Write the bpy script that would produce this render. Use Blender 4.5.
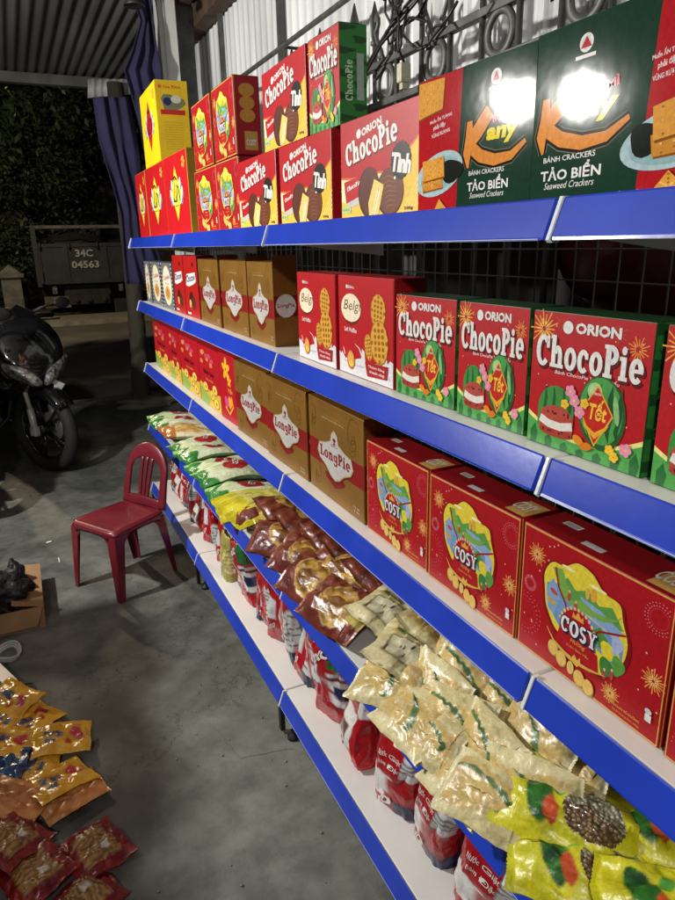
import bpy, bmesh, math, random
from mathutils import Vector, Matrix, noise
from mathutils.geometry import tessellate_polygon
PI = math.pi
sc = bpy.context.scene
for o in list(bpy.data.objects): bpy.data.objects.remove(o)
COLL = sc.collection

# ------------------------------------------------------------------ camera
CAM = Vector((-0.57535, -0.62169, -0.04104)); YAW, PITCH, ROLL, FPX = 0.43389, 0.29945, -0.02217, 670.85
cd = bpy.data.cameras.new('camera'); cam = bpy.data.objects.new('camera', cd); COLL.objects.link(cam)
fw = Vector((math.sin(YAW)*math.cos(PITCH), math.cos(YAW)*math.cos(PITCH), -math.sin(PITCH)))
rt = Vector((math.cos(YAW), -math.sin(YAW), 0)); up = rt.cross(fw)
r2 = math.cos(ROLL)*rt+math.sin(ROLL)*up; u2 = -math.sin(ROLL)*rt+math.cos(ROLL)*up
M = Matrix((r2, u2, -fw)).transposed().to_4x4(); M.translation = CAM
cam.matrix_world = M
cd.sensor_fit = 'VERTICAL'; cd.sensor_height = 24; cd.lens = 24*FPX/900
cd.clip_start = 0.05; cd.clip_end = 400
sc.camera = cam
def ray(u, v): return (fw + r2*((u-337.5)/FPX) - u2*((v-450)/FPX))
def ony(u, v, y):
    d = ray(u, v); return CAM + d*((y-CAM.y)/d.y)
def onz(u, v, z):
    d = ray(u, v); return CAM + d*((z-CAM.z)/d.z)

# ------------------------------------------------------------------ world (night) and lamps
w = bpy.data.worlds.new('World'); sc.world = w; w.use_nodes = True
nt = w.node_tree; bg = nt.nodes['Background']
sky = nt.nodes.new('ShaderNodeTexSky'); sky.sky_type = 'NISHITA'; sky.sun_disc = False
sky.sun_elevation = math.radians(-4); sky.sun_rotation = math.radians(200)
nt.links.new(sky.outputs[0], bg.inputs[0]); bg.inputs[1].default_value = 0.06
sc.view_settings.view_transform = 'Standard'; sc.view_settings.look = 'None'
sc.view_settings.gamma = 1; sc.view_settings.exposure = 0.12
def lamp(name, kind, loc, energy, color, size=.1, size_y=None, rot=(0, 0, 0)):
    l = bpy.data.lights.new(name, kind); o = bpy.data.objects.new(name, l); COLL.objects.link(o)
    o.location = loc; o.rotation_euler = rot; l.energy = energy; l.color = color
    if kind == 'AREA':
        l.shape = 'RECTANGLE'; l.size = size; l.size_y = size_y or size
    elif kind == 'POINT': l.shadow_soft_size = size
    return o
LAMP1 = Vector((-1.73, 1.88, 0.56)); LAMP2 = Vector((-1.25, -1.7, 0.95)); LAMP3 = Vector((-2.6, 10.5, 3.6))
lamp('bulb_light', 'POINT', LAMP1, 235, (1.0, .97, .91), .055)
lamp('second_bulb_light', 'POINT', LAMP2, 88, (1.0, .96, .90), .07)
lamp('street_light', 'POINT', LAMP3-Vector((0, 0, .12)), 950, (1.0, .80, .55), .1)

FL = -1.46
ZA, ZB, ZC, ZD, ZE = 0.0, -.3077, -.6304, -.9501, -1.2997
Y = [-1.02, 0.0, .9797, 2.0098, 3.0294]

# ------------------------------------------------------------------ colours and materials
def hx(s, k=1.0):
    s = s.lstrip('#'); r = []
    for i in (0, 2, 4):
        c = int(s[i:i+2], 16)/255
        r.append((c/12.92 if c <= .04045 else ((c+.055)/1.055)**2.4)*k)
    return tuple(r)
def newmat(name):
    m = bpy.data.materials.new(name); m.use_nodes = True
    return m, m.node_tree, m.node_tree.nodes['Principled BSDF']
def N(t, typ, **k):
    n = t.nodes.new(typ)
    for a, b in k.items(): setattr(n, a, b)
    return n
def bump(t, bs, scale, strength, dist=.01, detail=3, coord='Object', mapsc=None):
    tc = N(t, 'ShaderNodeTexCoord'); no = N(t, 'ShaderNodeTexNoise'); no.inputs['Scale'].default_value = scale
    no.inputs['Detail'].default_value = detail
    src = tc.outputs[coord]
    if mapsc:
        mp = N(t, 'ShaderNodeMapping'); mp.inputs['Scale'].default_value = mapsc; t.links.new(src, mp.inputs[0]); src = mp.outputs[0]
    t.links.new(src, no.inputs['Vector'])
    b = N(t, 'ShaderNodeBump'); b.inputs['Strength'].default_value = strength; b.inputs['Distance'].default_value = dist
    t.links.new(no.outputs[0], b.inputs['Height']); t.links.new(b.outputs[0], bs.inputs['Normal'])
    return b, no
def attr(name, rough, coat=0, bsc=20, bst=.1, metal=0, vary=.12, bdist=.01, spec=.5):
    m, t, bs = newmat(name)
    a = N(t, 'ShaderNodeAttribute', attribute_name='Col')
    no = N(t, 'ShaderNodeTexNoise'); no.inputs['Scale'].default_value = 9; no.inputs['Detail'].default_value = 5
    tc = N(t, 'ShaderNodeTexCoord'); t.links.new(tc.outputs['Object'], no.inputs['Vector'])
    mr = N(t, 'ShaderNodeMapRange'); mr.inputs[1].default_value = .3; mr.inputs[2].default_value = .7
    mr.inputs[3].default_value = 1-vary; mr.inputs[4].default_value = 1+vary*.4
    t.links.new(no.outputs[0], mr.inputs[0])
    n2 = N(t, 'ShaderNodeTexNoise'); n2.inputs['Scale'].default_value = 170; n2.inputs['Detail'].default_value = 4; t.links.new(tc.outputs['Object'], n2.inputs['Vector'])
    m2 = N(t, 'ShaderNodeMapRange'); m2.inputs[1].default_value = .3; m2.inputs[2].default_value = .7; m2.inputs[3].default_value = .86; m2.inputs[4].default_value = 1.1
    t.links.new(n2.outputs[0], m2.inputs[0]); mm = N(t, 'ShaderNodeMath', operation='MULTIPLY'); t.links.new(mr.outputs[0], mm.inputs[0]); t.links.new(m2.outputs[0], mm.inputs[1])
    mx = N(t, 'ShaderNodeVectorMath', operation='SCALE'); t.links.new(a.outputs['Color'], mx.inputs[0]); t.links.new(mm.outputs[0], mx.inputs['Scale'])
    t.links.new(mx.outputs[0], bs.inputs['Base Color'])
    bs.inputs['Roughness'].default_value = rough; bs.inputs['Metallic'].default_value = metal
    bs.inputs['Coat Weight'].default_value = coat; bs.inputs['Coat Roughness'].default_value = rough*.55
    bs.inputs['Specular IOR Level'].default_value = spec
    bump(t, bs, bsc, bst, bdist)
    return m
def plain(name, col, rough=.6, metal=0, coat=0, var=.2, vsc=6, bsc=30, bst=.15, bdist=.01, c2=None, mapsc=None, coord='Object', detail=6):
    m, t, bs = newmat(name)
    tc = N(t, 'ShaderNodeTexCoord'); no = N(t, 'ShaderNodeTexNoise'); no.inputs['Scale'].default_value = vsc; no.inputs['Detail'].default_value = detail
    src = tc.outputs[coord]
    if mapsc:
        mp = N(t, 'ShaderNodeMapping'); mp.inputs['Scale'].default_value = mapsc; t.links.new(src, mp.inputs[0]); src = mp.outputs[0]
    t.links.new(src, no.inputs['Vector'])
    cr = N(t, 'ShaderNodeValToRGB'); cr.color_ramp.elements[0].position = .35; cr.color_ramp.elements[1].position = .65
    c2 = c2 or tuple(c*(1-var) for c in col)
    cr.color_ramp.elements[0].color = (*c2, 1); cr.color_ramp.elements[1].color = (*col, 1)
    t.links.new(no.outputs[0], cr.inputs[0]); t.links.new(cr.outputs[0], bs.inputs['Base Color'])
    bs.inputs['Roughness'].default_value = rough; bs.inputs['Metallic'].default_value = metal; bs.inputs['Coat Weight'].default_value = coat
    bump(t, bs, bsc, bst, bdist, coord=coord)
    return m
MT = {}
MT['card'] = attr('printed_card', .42, .05, 9, .05, bdist=.01, spec=.32, vary=.1)
MT['gold'] = attr('metallic_gold_card', .40, 0, 9, .06, metal=.45, vary=.2)
MT['gloss'] = attr('laminated_card', .095, 0, 11, .10, bdist=.004, spec=.07)
MT['film'] = attr('printed_film', .26, .35, 28, .55, bdist=.012, vary=.2)
MT['clear'] = attr('crinkled_clear_film', .36, .12, 34, .40, bdist=.010, vary=.3)
MT['blue'] = plain('blue_price_rail', (.016, .052, .50), .22, coat=.16, var=.18, bst=.02)
MT['white'] = plain('white_enamel', (.74, .73, .70), .35, var=.08, bst=.02)
MT['cap'] = plain('clear_white_plastic', (.72, .76, .8), .25, var=.1)
MT['wire'] = plain('grey_wire', (.34, .34, .33), .45, metal=.2)
MT['iron'] = plain('dark_painted_iron', (.055, .058, .055), .5, metal=.2, var=.5, vsc=25, c2=(.10, .10, .09))
MT['cable'] = plain('black_cable', (.012, .012, .012), .45)
MT['redplastic'] = plain('maroon_plastic', (.15, .010, .020), .36, coat=.10, var=.15, vsc=4, bsc=60, bst=.05)
MT['blackpaint'] = plain('black_gloss_paint', (.006, .006, .007), .12, coat=1, bst=.01)
MT['blackplastic'] = plain('matt_black_plastic', (.014, .014, .014), .5)
MT['rubber'] = plain('tyre_rubber', (.014, .014, .013), .75, bsc=80, bst=.4)
MT['chrome'] = plain('scratched_metal', (.72, .72, .70), .35, metal=.35)
MT['lens'] = plain('headlight_lens', (.42, .43, .42), .08, metal=.6, coat=1, var=.9, vsc=40, bsc=60, bst=.8)
MT['purple'] = plain('purple_cloth', (.014, .012, .050), .9, var=.35, vsc=10, bsc=90, bst=.2)
MT['trunk'] = plain('weathered_wood', (.10, .09, .065), .9, var=.5, vsc=4, bsc=14, bst=.8, bdist=.03, mapsc=(1, 1, .15))
MT['timber'] = plain('brown_timber', (.10, .055, .032), .8, var=.5, vsc=10, bst=.4)
MT['steelpost'] = plain('pale_grey_steel', (.62, .63, .60), .5, var=.25, vsc=5, mapsc=(1, 1, .2))
MT['corrwall'] = plain('galvanised_sheet', (.74, .76, .76), .42, metal=.1, var=.35, vsc=3, bsc=30, bst=.1, mapsc=(1, 1, .25), detail=8)
MT['roof'] = plain('dull_roof_sheet', (.20, .205, .20), .6, metal=.1, var=.45, vsc=3, bst=.15, mapsc=(1, .2, 1))
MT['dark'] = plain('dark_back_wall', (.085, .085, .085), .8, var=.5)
MT['cardboard'] = plain('brown_cardboard', (.33, .19, .09), .8, var=.25, vsc=8)
MT['blackbag'] = plain('black_polythene', (.006, .006, .007), .6, bsc=25, bst=.7, bdist=.03)
MT['asphalt'] = plain('asphalt', (.105, .094, .076), .9, var=.4, vsc=1.5, bsc=60, bst=.5)
MT['verge'] = plain('dusty_verge', (.12, .105, .075), .95, var=.4, vsc=2.5, bsc=20, bst=.7)
MT['kerb'] = plain('kerb_concrete', (.26, .24, .18), .9, var=.4, vsc=6, bsc=25, bst=.6)
MT['truck'] = plain('dirty_green_steel', (.026, .033, .031), .6, var=.5, vsc=3, bst=.3)
MT['truckdark'] = plain('truck_chassis_grime', (.03, .029, .026), .8, var=.5)
MT['stencil'] = plain('white_stencil_paint', (.42, .42, .39), .7, var=.3, vsc=20)
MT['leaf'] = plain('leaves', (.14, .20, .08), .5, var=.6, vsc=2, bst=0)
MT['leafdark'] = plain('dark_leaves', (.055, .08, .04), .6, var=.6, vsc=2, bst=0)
MT['pillar'] = plain('weathered_plaster', (.15, .145, .12), .9, var=.5, vsc=5)
MT['tube'] = (lambda m: m)(newmat('lit_tube')[0]); _b = MT['tube'].node_tree.nodes['Principled BSDF']
_b.inputs['Emission Color'].default_value = (1, .96, .9, 1); _b.inputs['Emission Strength'].default_value = 12
MT['warm'] = newmat('lit_street_lens')[0]; _b = MT['warm'].node_tree.nodes['Principled BSDF']
_b.inputs['Emission Color'].default_value = (1, .8, .5, 1); _b.inputs['Emission Strength'].default_value = 8
# concrete floor
def floor_mat():
    m, t, bs = newmat('worn_concrete')
    tc = N(t, 'ShaderNodeTexCoord')
    def noi(sc_, det, dist=0):
        n = N(t, 'ShaderNodeTexNoise'); n.inputs['Scale'].default_value = sc_; n.inputs['Detail'].default_value = det
        n.inputs['Distortion'].default_value = dist; n.inputs['Roughness'].default_value = .62
        t.links.new(tc.outputs['Object'], n.inputs['Vector']); return n
    a = noi(1.6, 13, .5); b = noi(11, 13, .15); c = noi(120, 4)
    r1 = N(t, 'ShaderNodeValToRGB'); r1.color_ramp.elements[0].position = .38; r1.color_ramp.elements[1].position = .66
    r1.color_ramp.elements[0].color = (.062, .066, .057, 1); r1.color_ramp.elements[1].color = (.20, .205, .18, 1)
    t.links.new(a.outputs[0], r1.inputs[0])
    r2_ = N(t, 'ShaderNodeValToRGB'); r2_.color_ramp.elements[0].position = .36; r2_.color_ramp.elements[1].position = .62
    r2_.color_ramp.elements[0].color = (.55, .55, .54, 1); r2_.color_ramp.elements[1].color = (1.1, 1.1, 1.1, 1)
    t.links.new(b.outputs[0], r2_.inputs[0])
    mx = N(t, 'ShaderNodeMix', data_type='RGBA', blend_type='MULTIPLY'); mx.inputs[0].default_value = .75
    t.links.new(r1.outputs[0], mx.inputs[6]); t.links.new(r2_.outputs[0], mx.inputs[7])
    # hairline cracks
    vo = N(t, 'ShaderNodeTexVoronoi', feature='DISTANCE_TO_EDGE'); vo.inputs['Scale'].default_value = .9
    di = N(t, 'ShaderNodeVectorMath', operation='ADD'); sc2 = N(t, 'ShaderNodeVectorMath', operation='SCALE'); sc2.inputs['Scale'].default_value = .5
    t.links.new(b.outputs['Color'], sc2.inputs[0]); t.links.new(sc2.outputs[0], di.inputs[0]); t.links.new(tc.outputs['Object'], di.inputs[1]); t.links.new(di.outputs[0], vo.inputs['Vector'])
    cr = N(t, 'ShaderNodeMapRange'); cr.inputs[1].default_value = 0; cr.inputs[2].default_value = .006; cr.inputs[3].default_value = .35; cr.inputs[4].default_value = 1
    t.links.new(vo.outputs['Distance'], cr.inputs[0])
    mz = N(t, 'ShaderNodeVectorMath', operation='SCALE'); t.links.new(mx.outputs[2], mz.inputs[0]); t.links.new(cr.outputs[0], mz.inputs['Scale'])
    t.links.new(mz.outputs[0], bs.inputs['Base Color'])
    rr = N(t, 'ShaderNodeMapRange'); rr.inputs[3].default_value = .6; rr.inputs[4].default_value = .85; t.links.new(b.outputs[0], rr.inputs[0]); t.links.new(rr.outputs[0], bs.inputs['Roughness'])
    ad = N(t, 'ShaderNodeMath', operation='ADD'); t.links.new(c.outputs[0], ad.inputs[0]); t.links.new(b.outputs[0], ad.inputs[1])
    bp = N(t, 'ShaderNodeBump'); bp.inputs['Strength'].default_value = .22; bp.inputs['Distance'].default_value = .006
    t.links.new(ad.outputs[0], bp.inputs['Height']); t.links.new(bp.outputs[0], bs.inputs['Normal'])
    return m
MT['floor'] = floor_mat()
# seeds seen through a clear window
def seed_mat(name, c1, c2, scale):
    m, t, bs = newmat(name); tc = N(t, 'ShaderNodeTexCoord')
    v = N(t, 'ShaderNodeTexVoronoi'); v.inputs['Scale'].default_value = scale; t.links.new(tc.outputs['Object'], v.inputs['Vector'])
    r = N(t, 'ShaderNodeValToRGB'); r.color_ramp.elements[0].position = .1; r.color_ramp.elements[1].position = .75
    r.color_ramp.elements[0].color = (*c1, 1); r.color_ramp.elements[1].color = (*c2, 1)
    t.links.new(v.outputs['Distance'], r.inputs[0]); t.links.new(r.outputs[0], bs.inputs['Base Color'])
    b = N(t, 'ShaderNodeBump'); b.invert = True; b.inputs['Strength'].default_value = .9; b.inputs['Distance'].default_value = .01
    t.links.new(v.outputs['Distance'], b.inputs['Height']); t.links.new(b.outputs[0], bs.inputs['Normal'])
    bs.inputs['Roughness'].default_value = .35; bs.inputs['Coat Weight'].default_value = .7; bs.inputs['Coat Roughness'].default_value = .1
    return m
MT['nuts'] = seed_mat('nuts_behind_film', (.40, .25, .14), (.10, .055, .03), 120)
MT['beans'] = seed_mat('beans_behind_film', (.58, .55, .42), (.2, .18, .12), 120)

# ------------------------------------------------------------------ mesh builder
class MB:
    def __init__(s): s.v = []; s.f = []; s.c = []; s.m = []; s.s = []
    def face(s, pts, col=(1, 1, 1), mi=0, sm=False):
        n = len(s.v); s.v += [tuple(p) for p in pts]; s.f.append(list(range(n, n+len(pts)))); s.c.append(col); s.m.append(mi); s.s.append(sm)
    def idx(s, vs, fs, col=(1, 1, 1), mi=0, sm=True, cols=None):
        n = len(s.v); s.v += [tuple(p) for p in vs]
        for f in fs:
            s.f.append([i+n for i in f]); s.c.append([cols[i] for i in f] if cols else col); s.m.append(mi); s.s.append(sm)
    def box(s, x0, x1, y0, y1, z0, z1, col=(1, 1, 1), mi=0, bev=0):
        if bev <= 0:
            v = [(x, y, z) for x in (x0, x1) for y in (y0, y1) for z in (z0, z1)]
            s.idx(v, [(0, 1, 3, 2), (4, 6, 7, 5), (0, 4, 5, 1), (2, 3, 7, 6), (0, 2, 6, 4), (1, 5, 7, 3)], col, mi, False)
        else:
            bm = bmesh.new(); bmesh.ops.create_cube(bm, size=1)
            for q in bm.verts: q.co = Vector(((x0+x1)/2+q.co.x*(x1-x0), (y0+y1)/2+q.co.y*(y1-y0), (z0+z1)/2+q.co.z*(z1-z0)))
            bmesh.ops.bevel(bm, geom=list(bm.edges), offset=bev, segments=2, affect='EDGES', profile=.5)
            bm.verts.index_update()
            s.idx([q.co for q in bm.verts], [[q.index for q in f.verts] for f in bm.faces], col, mi, False); bm.free()
        return s
    def tube(s, pts, r, n=8, col=(1, 1, 1), mi=0, closed=False, flat=None):
        pts = [Vector(p) for p in pts]; R = r if isinstance(r, (list, tuple)) else [r]*len(pts)
        vs = []; m = len(pts); prev = None
        for i, p in enumerate(pts):
            a = pts[(i-1) % m] if (closed or i > 0) else p; b = pts[(i+1) % m] if (closed or i < m-1) else p
            t = (b-a).normalized() if (b-a).length > 1e-9 else Vector((0, 0, 1))
            if prev is None:
                h = Vector((0, 0, 1)) if abs(t.z) < .9 else Vector((1, 0, 0)); x = t.cross(h).normalized()
            else: x = (prev-t*prev.dot(t)).normalized()
            prev = x; y = t.cross(x)
            for k in range(n):
                an = 2*PI*k/n; fx, fy = (flat if flat else (1, 1))
                vs.append(p+x*math.cos(an)*R[i]*fx+y*math.sin(an)*R[i]*fy)
        fs = []
        for i in range(m if closed else m-1):
            for k in range(n):
                j = (i+1) % m; fs.append((i*n+k, i*n+(k+1) % n, j*n+(k+1) % n, j*n+k))
        if not closed: fs.append(tuple(range(n))[::-1]); fs.append(tuple((m-1)*n+k for k in range(n)))
        s.idx(vs, fs, col, mi, True); return s
    def lathe(s, prof, n=24, axis='Z', c=(0, 0, 0), col=(1, 1, 1), mi=0):
        vs = []
        for r, h in prof:
            for k in range(n):
                a = 2*PI*k/n; x, y = r*math.cos(a), r*math.sin(a)
                p = {'Z': (x, y, h), 'X': (h, x, y), 'Y': (x, h, y)}[axis]
                vs.append((p[0]+c[0], p[1]+c[1], p[2]+c[2]))
        fs = [(i*n+k, i*n+(k+1) % n, (i+1)*n+(k+1) % n, (i+1)*n+k) for i in range(len(prof)-1) for k in range(n)]
        s.idx(vs, fs, col, mi, True); return s
    def prism(s, pts, plane, a, b, col=(1, 1, 1), mi=0, sm=False):
        # pts 2D outline extruded between a and b along the remaining axis
        f = {'XZ': lambda p, h: (p[0], h, p[1]), 'YZ': lambda p, h: (h, p[0], p[1]), 'XY': lambda p, h: (p[0], p[1], h)}[plane]
        n = len(pts); vs = [f(p, a) for p in pts]+[f(p, b) for p in pts]
        tri = tessellate_polygon([[Vector((p[0], p[1], 0)) for p in pts]])
        fs = [tuple(t) for t in tri]+[tuple(i+n for i in t)[::-1] for t in tri]+[(i, (i+1) % n, (i+1) % n+n, i+n) for i in range(n)]
        s.idx(vs, fs, col, mi, sm); return s
    def blob(s, c, r, seed=0, amp=.25, n=20, fr=2.0, col=(1, 1, 1), mi=0):
        vs = []; c = Vector(c)
        for i in range(n//2+1):
            th = PI*i/(n//2)
            for k in range(n):
                ph = 2*PI*k/n; d = Vector((math.sin(th)*math.cos(ph), math.sin(th)*math.sin(ph), math.cos(th)))
                q = 1+amp*noise.noise(d*fr+Vector((seed*7.1, seed*3.3, 0)))+amp*.5*noise.noise(d*fr*2.7+Vector((seed, 9, 0)))
                vs.append(c+Vector((d.x*r[0], d.y*r[1], d.z*r[2]))*q)
        fs = [(i*n+k, (i+1)*n+k, (i+1)*n+(k+1) % n, i*n+(k+1) % n) for i in range(n//2) for k in range(n)]
        s.idx(vs, fs, col, mi, True); return s
    def xform(s, m): s.v = [tuple(m @ Vector(p)) for p in s.v]; return s
    def build(s, name, mats, parent=None, fixn=False):
        me = bpy.data.meshes.new(name); me.from_pydata(s.v, [], s.f)
        for m in (mats if isinstance(mats, (list, tuple)) else [mats]): me.materials.append(MT[m])
        me.polygons.foreach_set('material_index', s.m); me.polygons.foreach_set('use_smooth', s.s)
        ca = me.color_attributes.new('Col', 'FLOAT_COLOR', 'CORNER'); out = []
        for f, c in zip(s.f, s.c):
            if isinstance(c, list): out += [x for q in c for x in (*q, 1)]
            else: out += [*c, 1]*len(f)
        ca.data.foreach_set('color', out)
        me.update()
        if fixn:
            bm = bmesh.new(); bm.from_mesh(me); bmesh.ops.recalc_face_normals(bm, faces=bm.faces); bm.to_mesh(me); bm.free()
        o = bpy.data.objects.new(name, me); COLL.objects.link(o)
        if parent: o.parent = parent
        return o
def tag(o, label=None, cat=None, group=None, kind=None):
    if label: o['label'] = label
    if cat: o['category'] = cat
    if group: o['group'] = group
    if kind: o['kind'] = kind
    return o
def empty(name, loc=(0, 0, 0), rz=0, label=None, cat=None, group=None):
    o = bpy.data.objects.new(name, None); COLL.objects.link(o); o.location = loc; o.rotation_euler = (0, 0, rz); o.empty_display_size = .1
    return tag(o, label, cat, group)
def copy_tree(o, parent=None):
    c = o.copy(); COLL.objects.link(c); c.parent = parent
    for ch in list(o.children): copy_tree(ch, c)
    return c

# ------------------------------------------------------------------ lettering
_tc = {}
def glyph_mesh(body, bold=0.0):
    k = (body, bold)
    if k in _tc: return _tc[k]
    cu = bpy.data.curves.new('lettering', 'FONT'); cu.body = body; cu.resolution_u = 2; cu.offset = bold; cu.fill_mode = 'FRONT'
    ob = bpy.data.objects.new('lettering', cu); COLL.objects.link(ob)
    bpy.context.view_layer.update()
    me = ob.evaluated_get(bpy.context.evaluated_depsgraph_get()).to_mesh()
    r = ([(v.co.x, v.co.y) for v in me.vertices], [tuple(p.vertices) for p in me.polygons])
    ob.to_mesh_clear(); bpy.data.objects.remove(ob); bpy.data.curves.remove(cu)
    _tc[k] = r; return r
def g_arc(cx, cy, rx, ry, tx, ty, a0, a1, n=None):
    n = n or max(6, int(abs(a1-a0)/18)); out = []
    for i in range(n):
        q = []
        for a, o in ((i, 1), (i+1, 1), (i+1, 0), (i, 0)):
            an = math.radians(a0+(a1-a0)*a/n)
            q.append((cx+(rx-(0 if o else tx))*math.cos(an), cy+(ry-(0 if o else ty))*math.sin(an)))
        out.append(q)
    return out
def g_bar(x0, y0, x1, y1): return [[(x0, y0), (x1, y0), (x1, y1), (x0, y1)]]
def serif(ch, g=.03):
    def A(cx, cy, rx, ry, tx, ty, a0, a1): return g_arc(cx, cy, rx+g, ry+g*.6, tx+2*g, ty+1.7*g, a0, a1)
    def B(x0, y0, x1, y1): return g_bar(x0-g, y0-g*.4, x1+g, y1+g*.4)
    if ch == 'C': return A(.46, .5, .46, .52, .23, .12, 42, 318)+B(.72, .62, .86, 1.0), .92
    if ch == 'h': return B(.08, .06, .3, 1.05)+B(0, 0, .4, .1)+B(0, .96, .2, 1.05)+A(.48, .42, .27, .3, .21, .13, 0, 170)+B(.54, .06, .75, .42)+B(.46, 0, .85, .1), .88
    if ch == 'n': return B(.08, .06, .3, .7)+B(0, 0, .4, .1)+B(0, .61, .2, .7)+A(.48, .42, .27, .3, .21, .13, 0, 170)+B(.54, .06, .75, .42)+B(.46, 0, .85, .1), .88
    if ch == 'o': return A(.37, .35, .37, .37, .22, .11, 0, 360), .77
    if ch == 'c': return A(.35, .35, .35, .37, .22, .11, 48, 315)+B(.48, .45, .62, .62), .68
    if ch == 'P': return B(.1, .08, .35, .92)+B(0, 0, .47, .1)+B(0, .9, .36, 1)+A(.36, .71, .42, .29, .23, .12, -90, 90), .82
    if ch == 'i': return B(.1, .08, .32, .62)+B(0, 0, .43, .1)+B(0, .6, .32, .7)+[[(.2+.14*math.cos(a), .9+.13*math.sin(a)) for a in [2*PI*k/12 for k in range(12)]]], .47
    if ch == 'e': return A(.36, .35, .36, .37, .22, .11, 2, 318)+B(.15, .31, .7, .4), .76
    if ch == 'O': return A(.5, .5, .5, .52, .26, .12, 0, 360), 1.05
    if ch == 'S': return A(.36, .735, .34, .285, .2, .13, 35, 270)+A(.36, .28, .36, .3, .21, .13, -150, 92), .78
    if ch == 'Y': return [[(.02, 1), (.28, 1), (.54, .52), (.42, .4)], [(.64, 1), (.82, 1), (.56, .42), (.46, .5)]]+B(.36, .08, .6, .48)+B(.26, 0, .7, .1)+B(-.05, .92, .36, 1.01)+B(.56, .92, .92, 1.01), .9
    if ch == 'L': return B(.1, .08, .35, .92)+B(0, 0, .74, .12)+B(0, .91, .46, 1)+B(.62, .1, .74, .32), .78
    if ch == 'g': return A(.34, .4, .33, .31, .19, .1, 0, 360)+B(.5, -.1, .7, .7)+A(.34, -.1, .36, .22, .2, .1, 180, 360), .78
    return [], .35
def serif_mesh(s):
    k = ('#', s)
    if k in _tc: return _tc[k]
    V = []; F = []; x = 0
    for ch in s:
        ps, adv = serif(ch)
        for p in ps:
            n = len(V); V += [(q[0]+x, q[1]) for q in p]; F.append(tuple(range(n, n+len(p))))
        x += adv+.09
    _tc[k] = (V, F); return V, F

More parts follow.
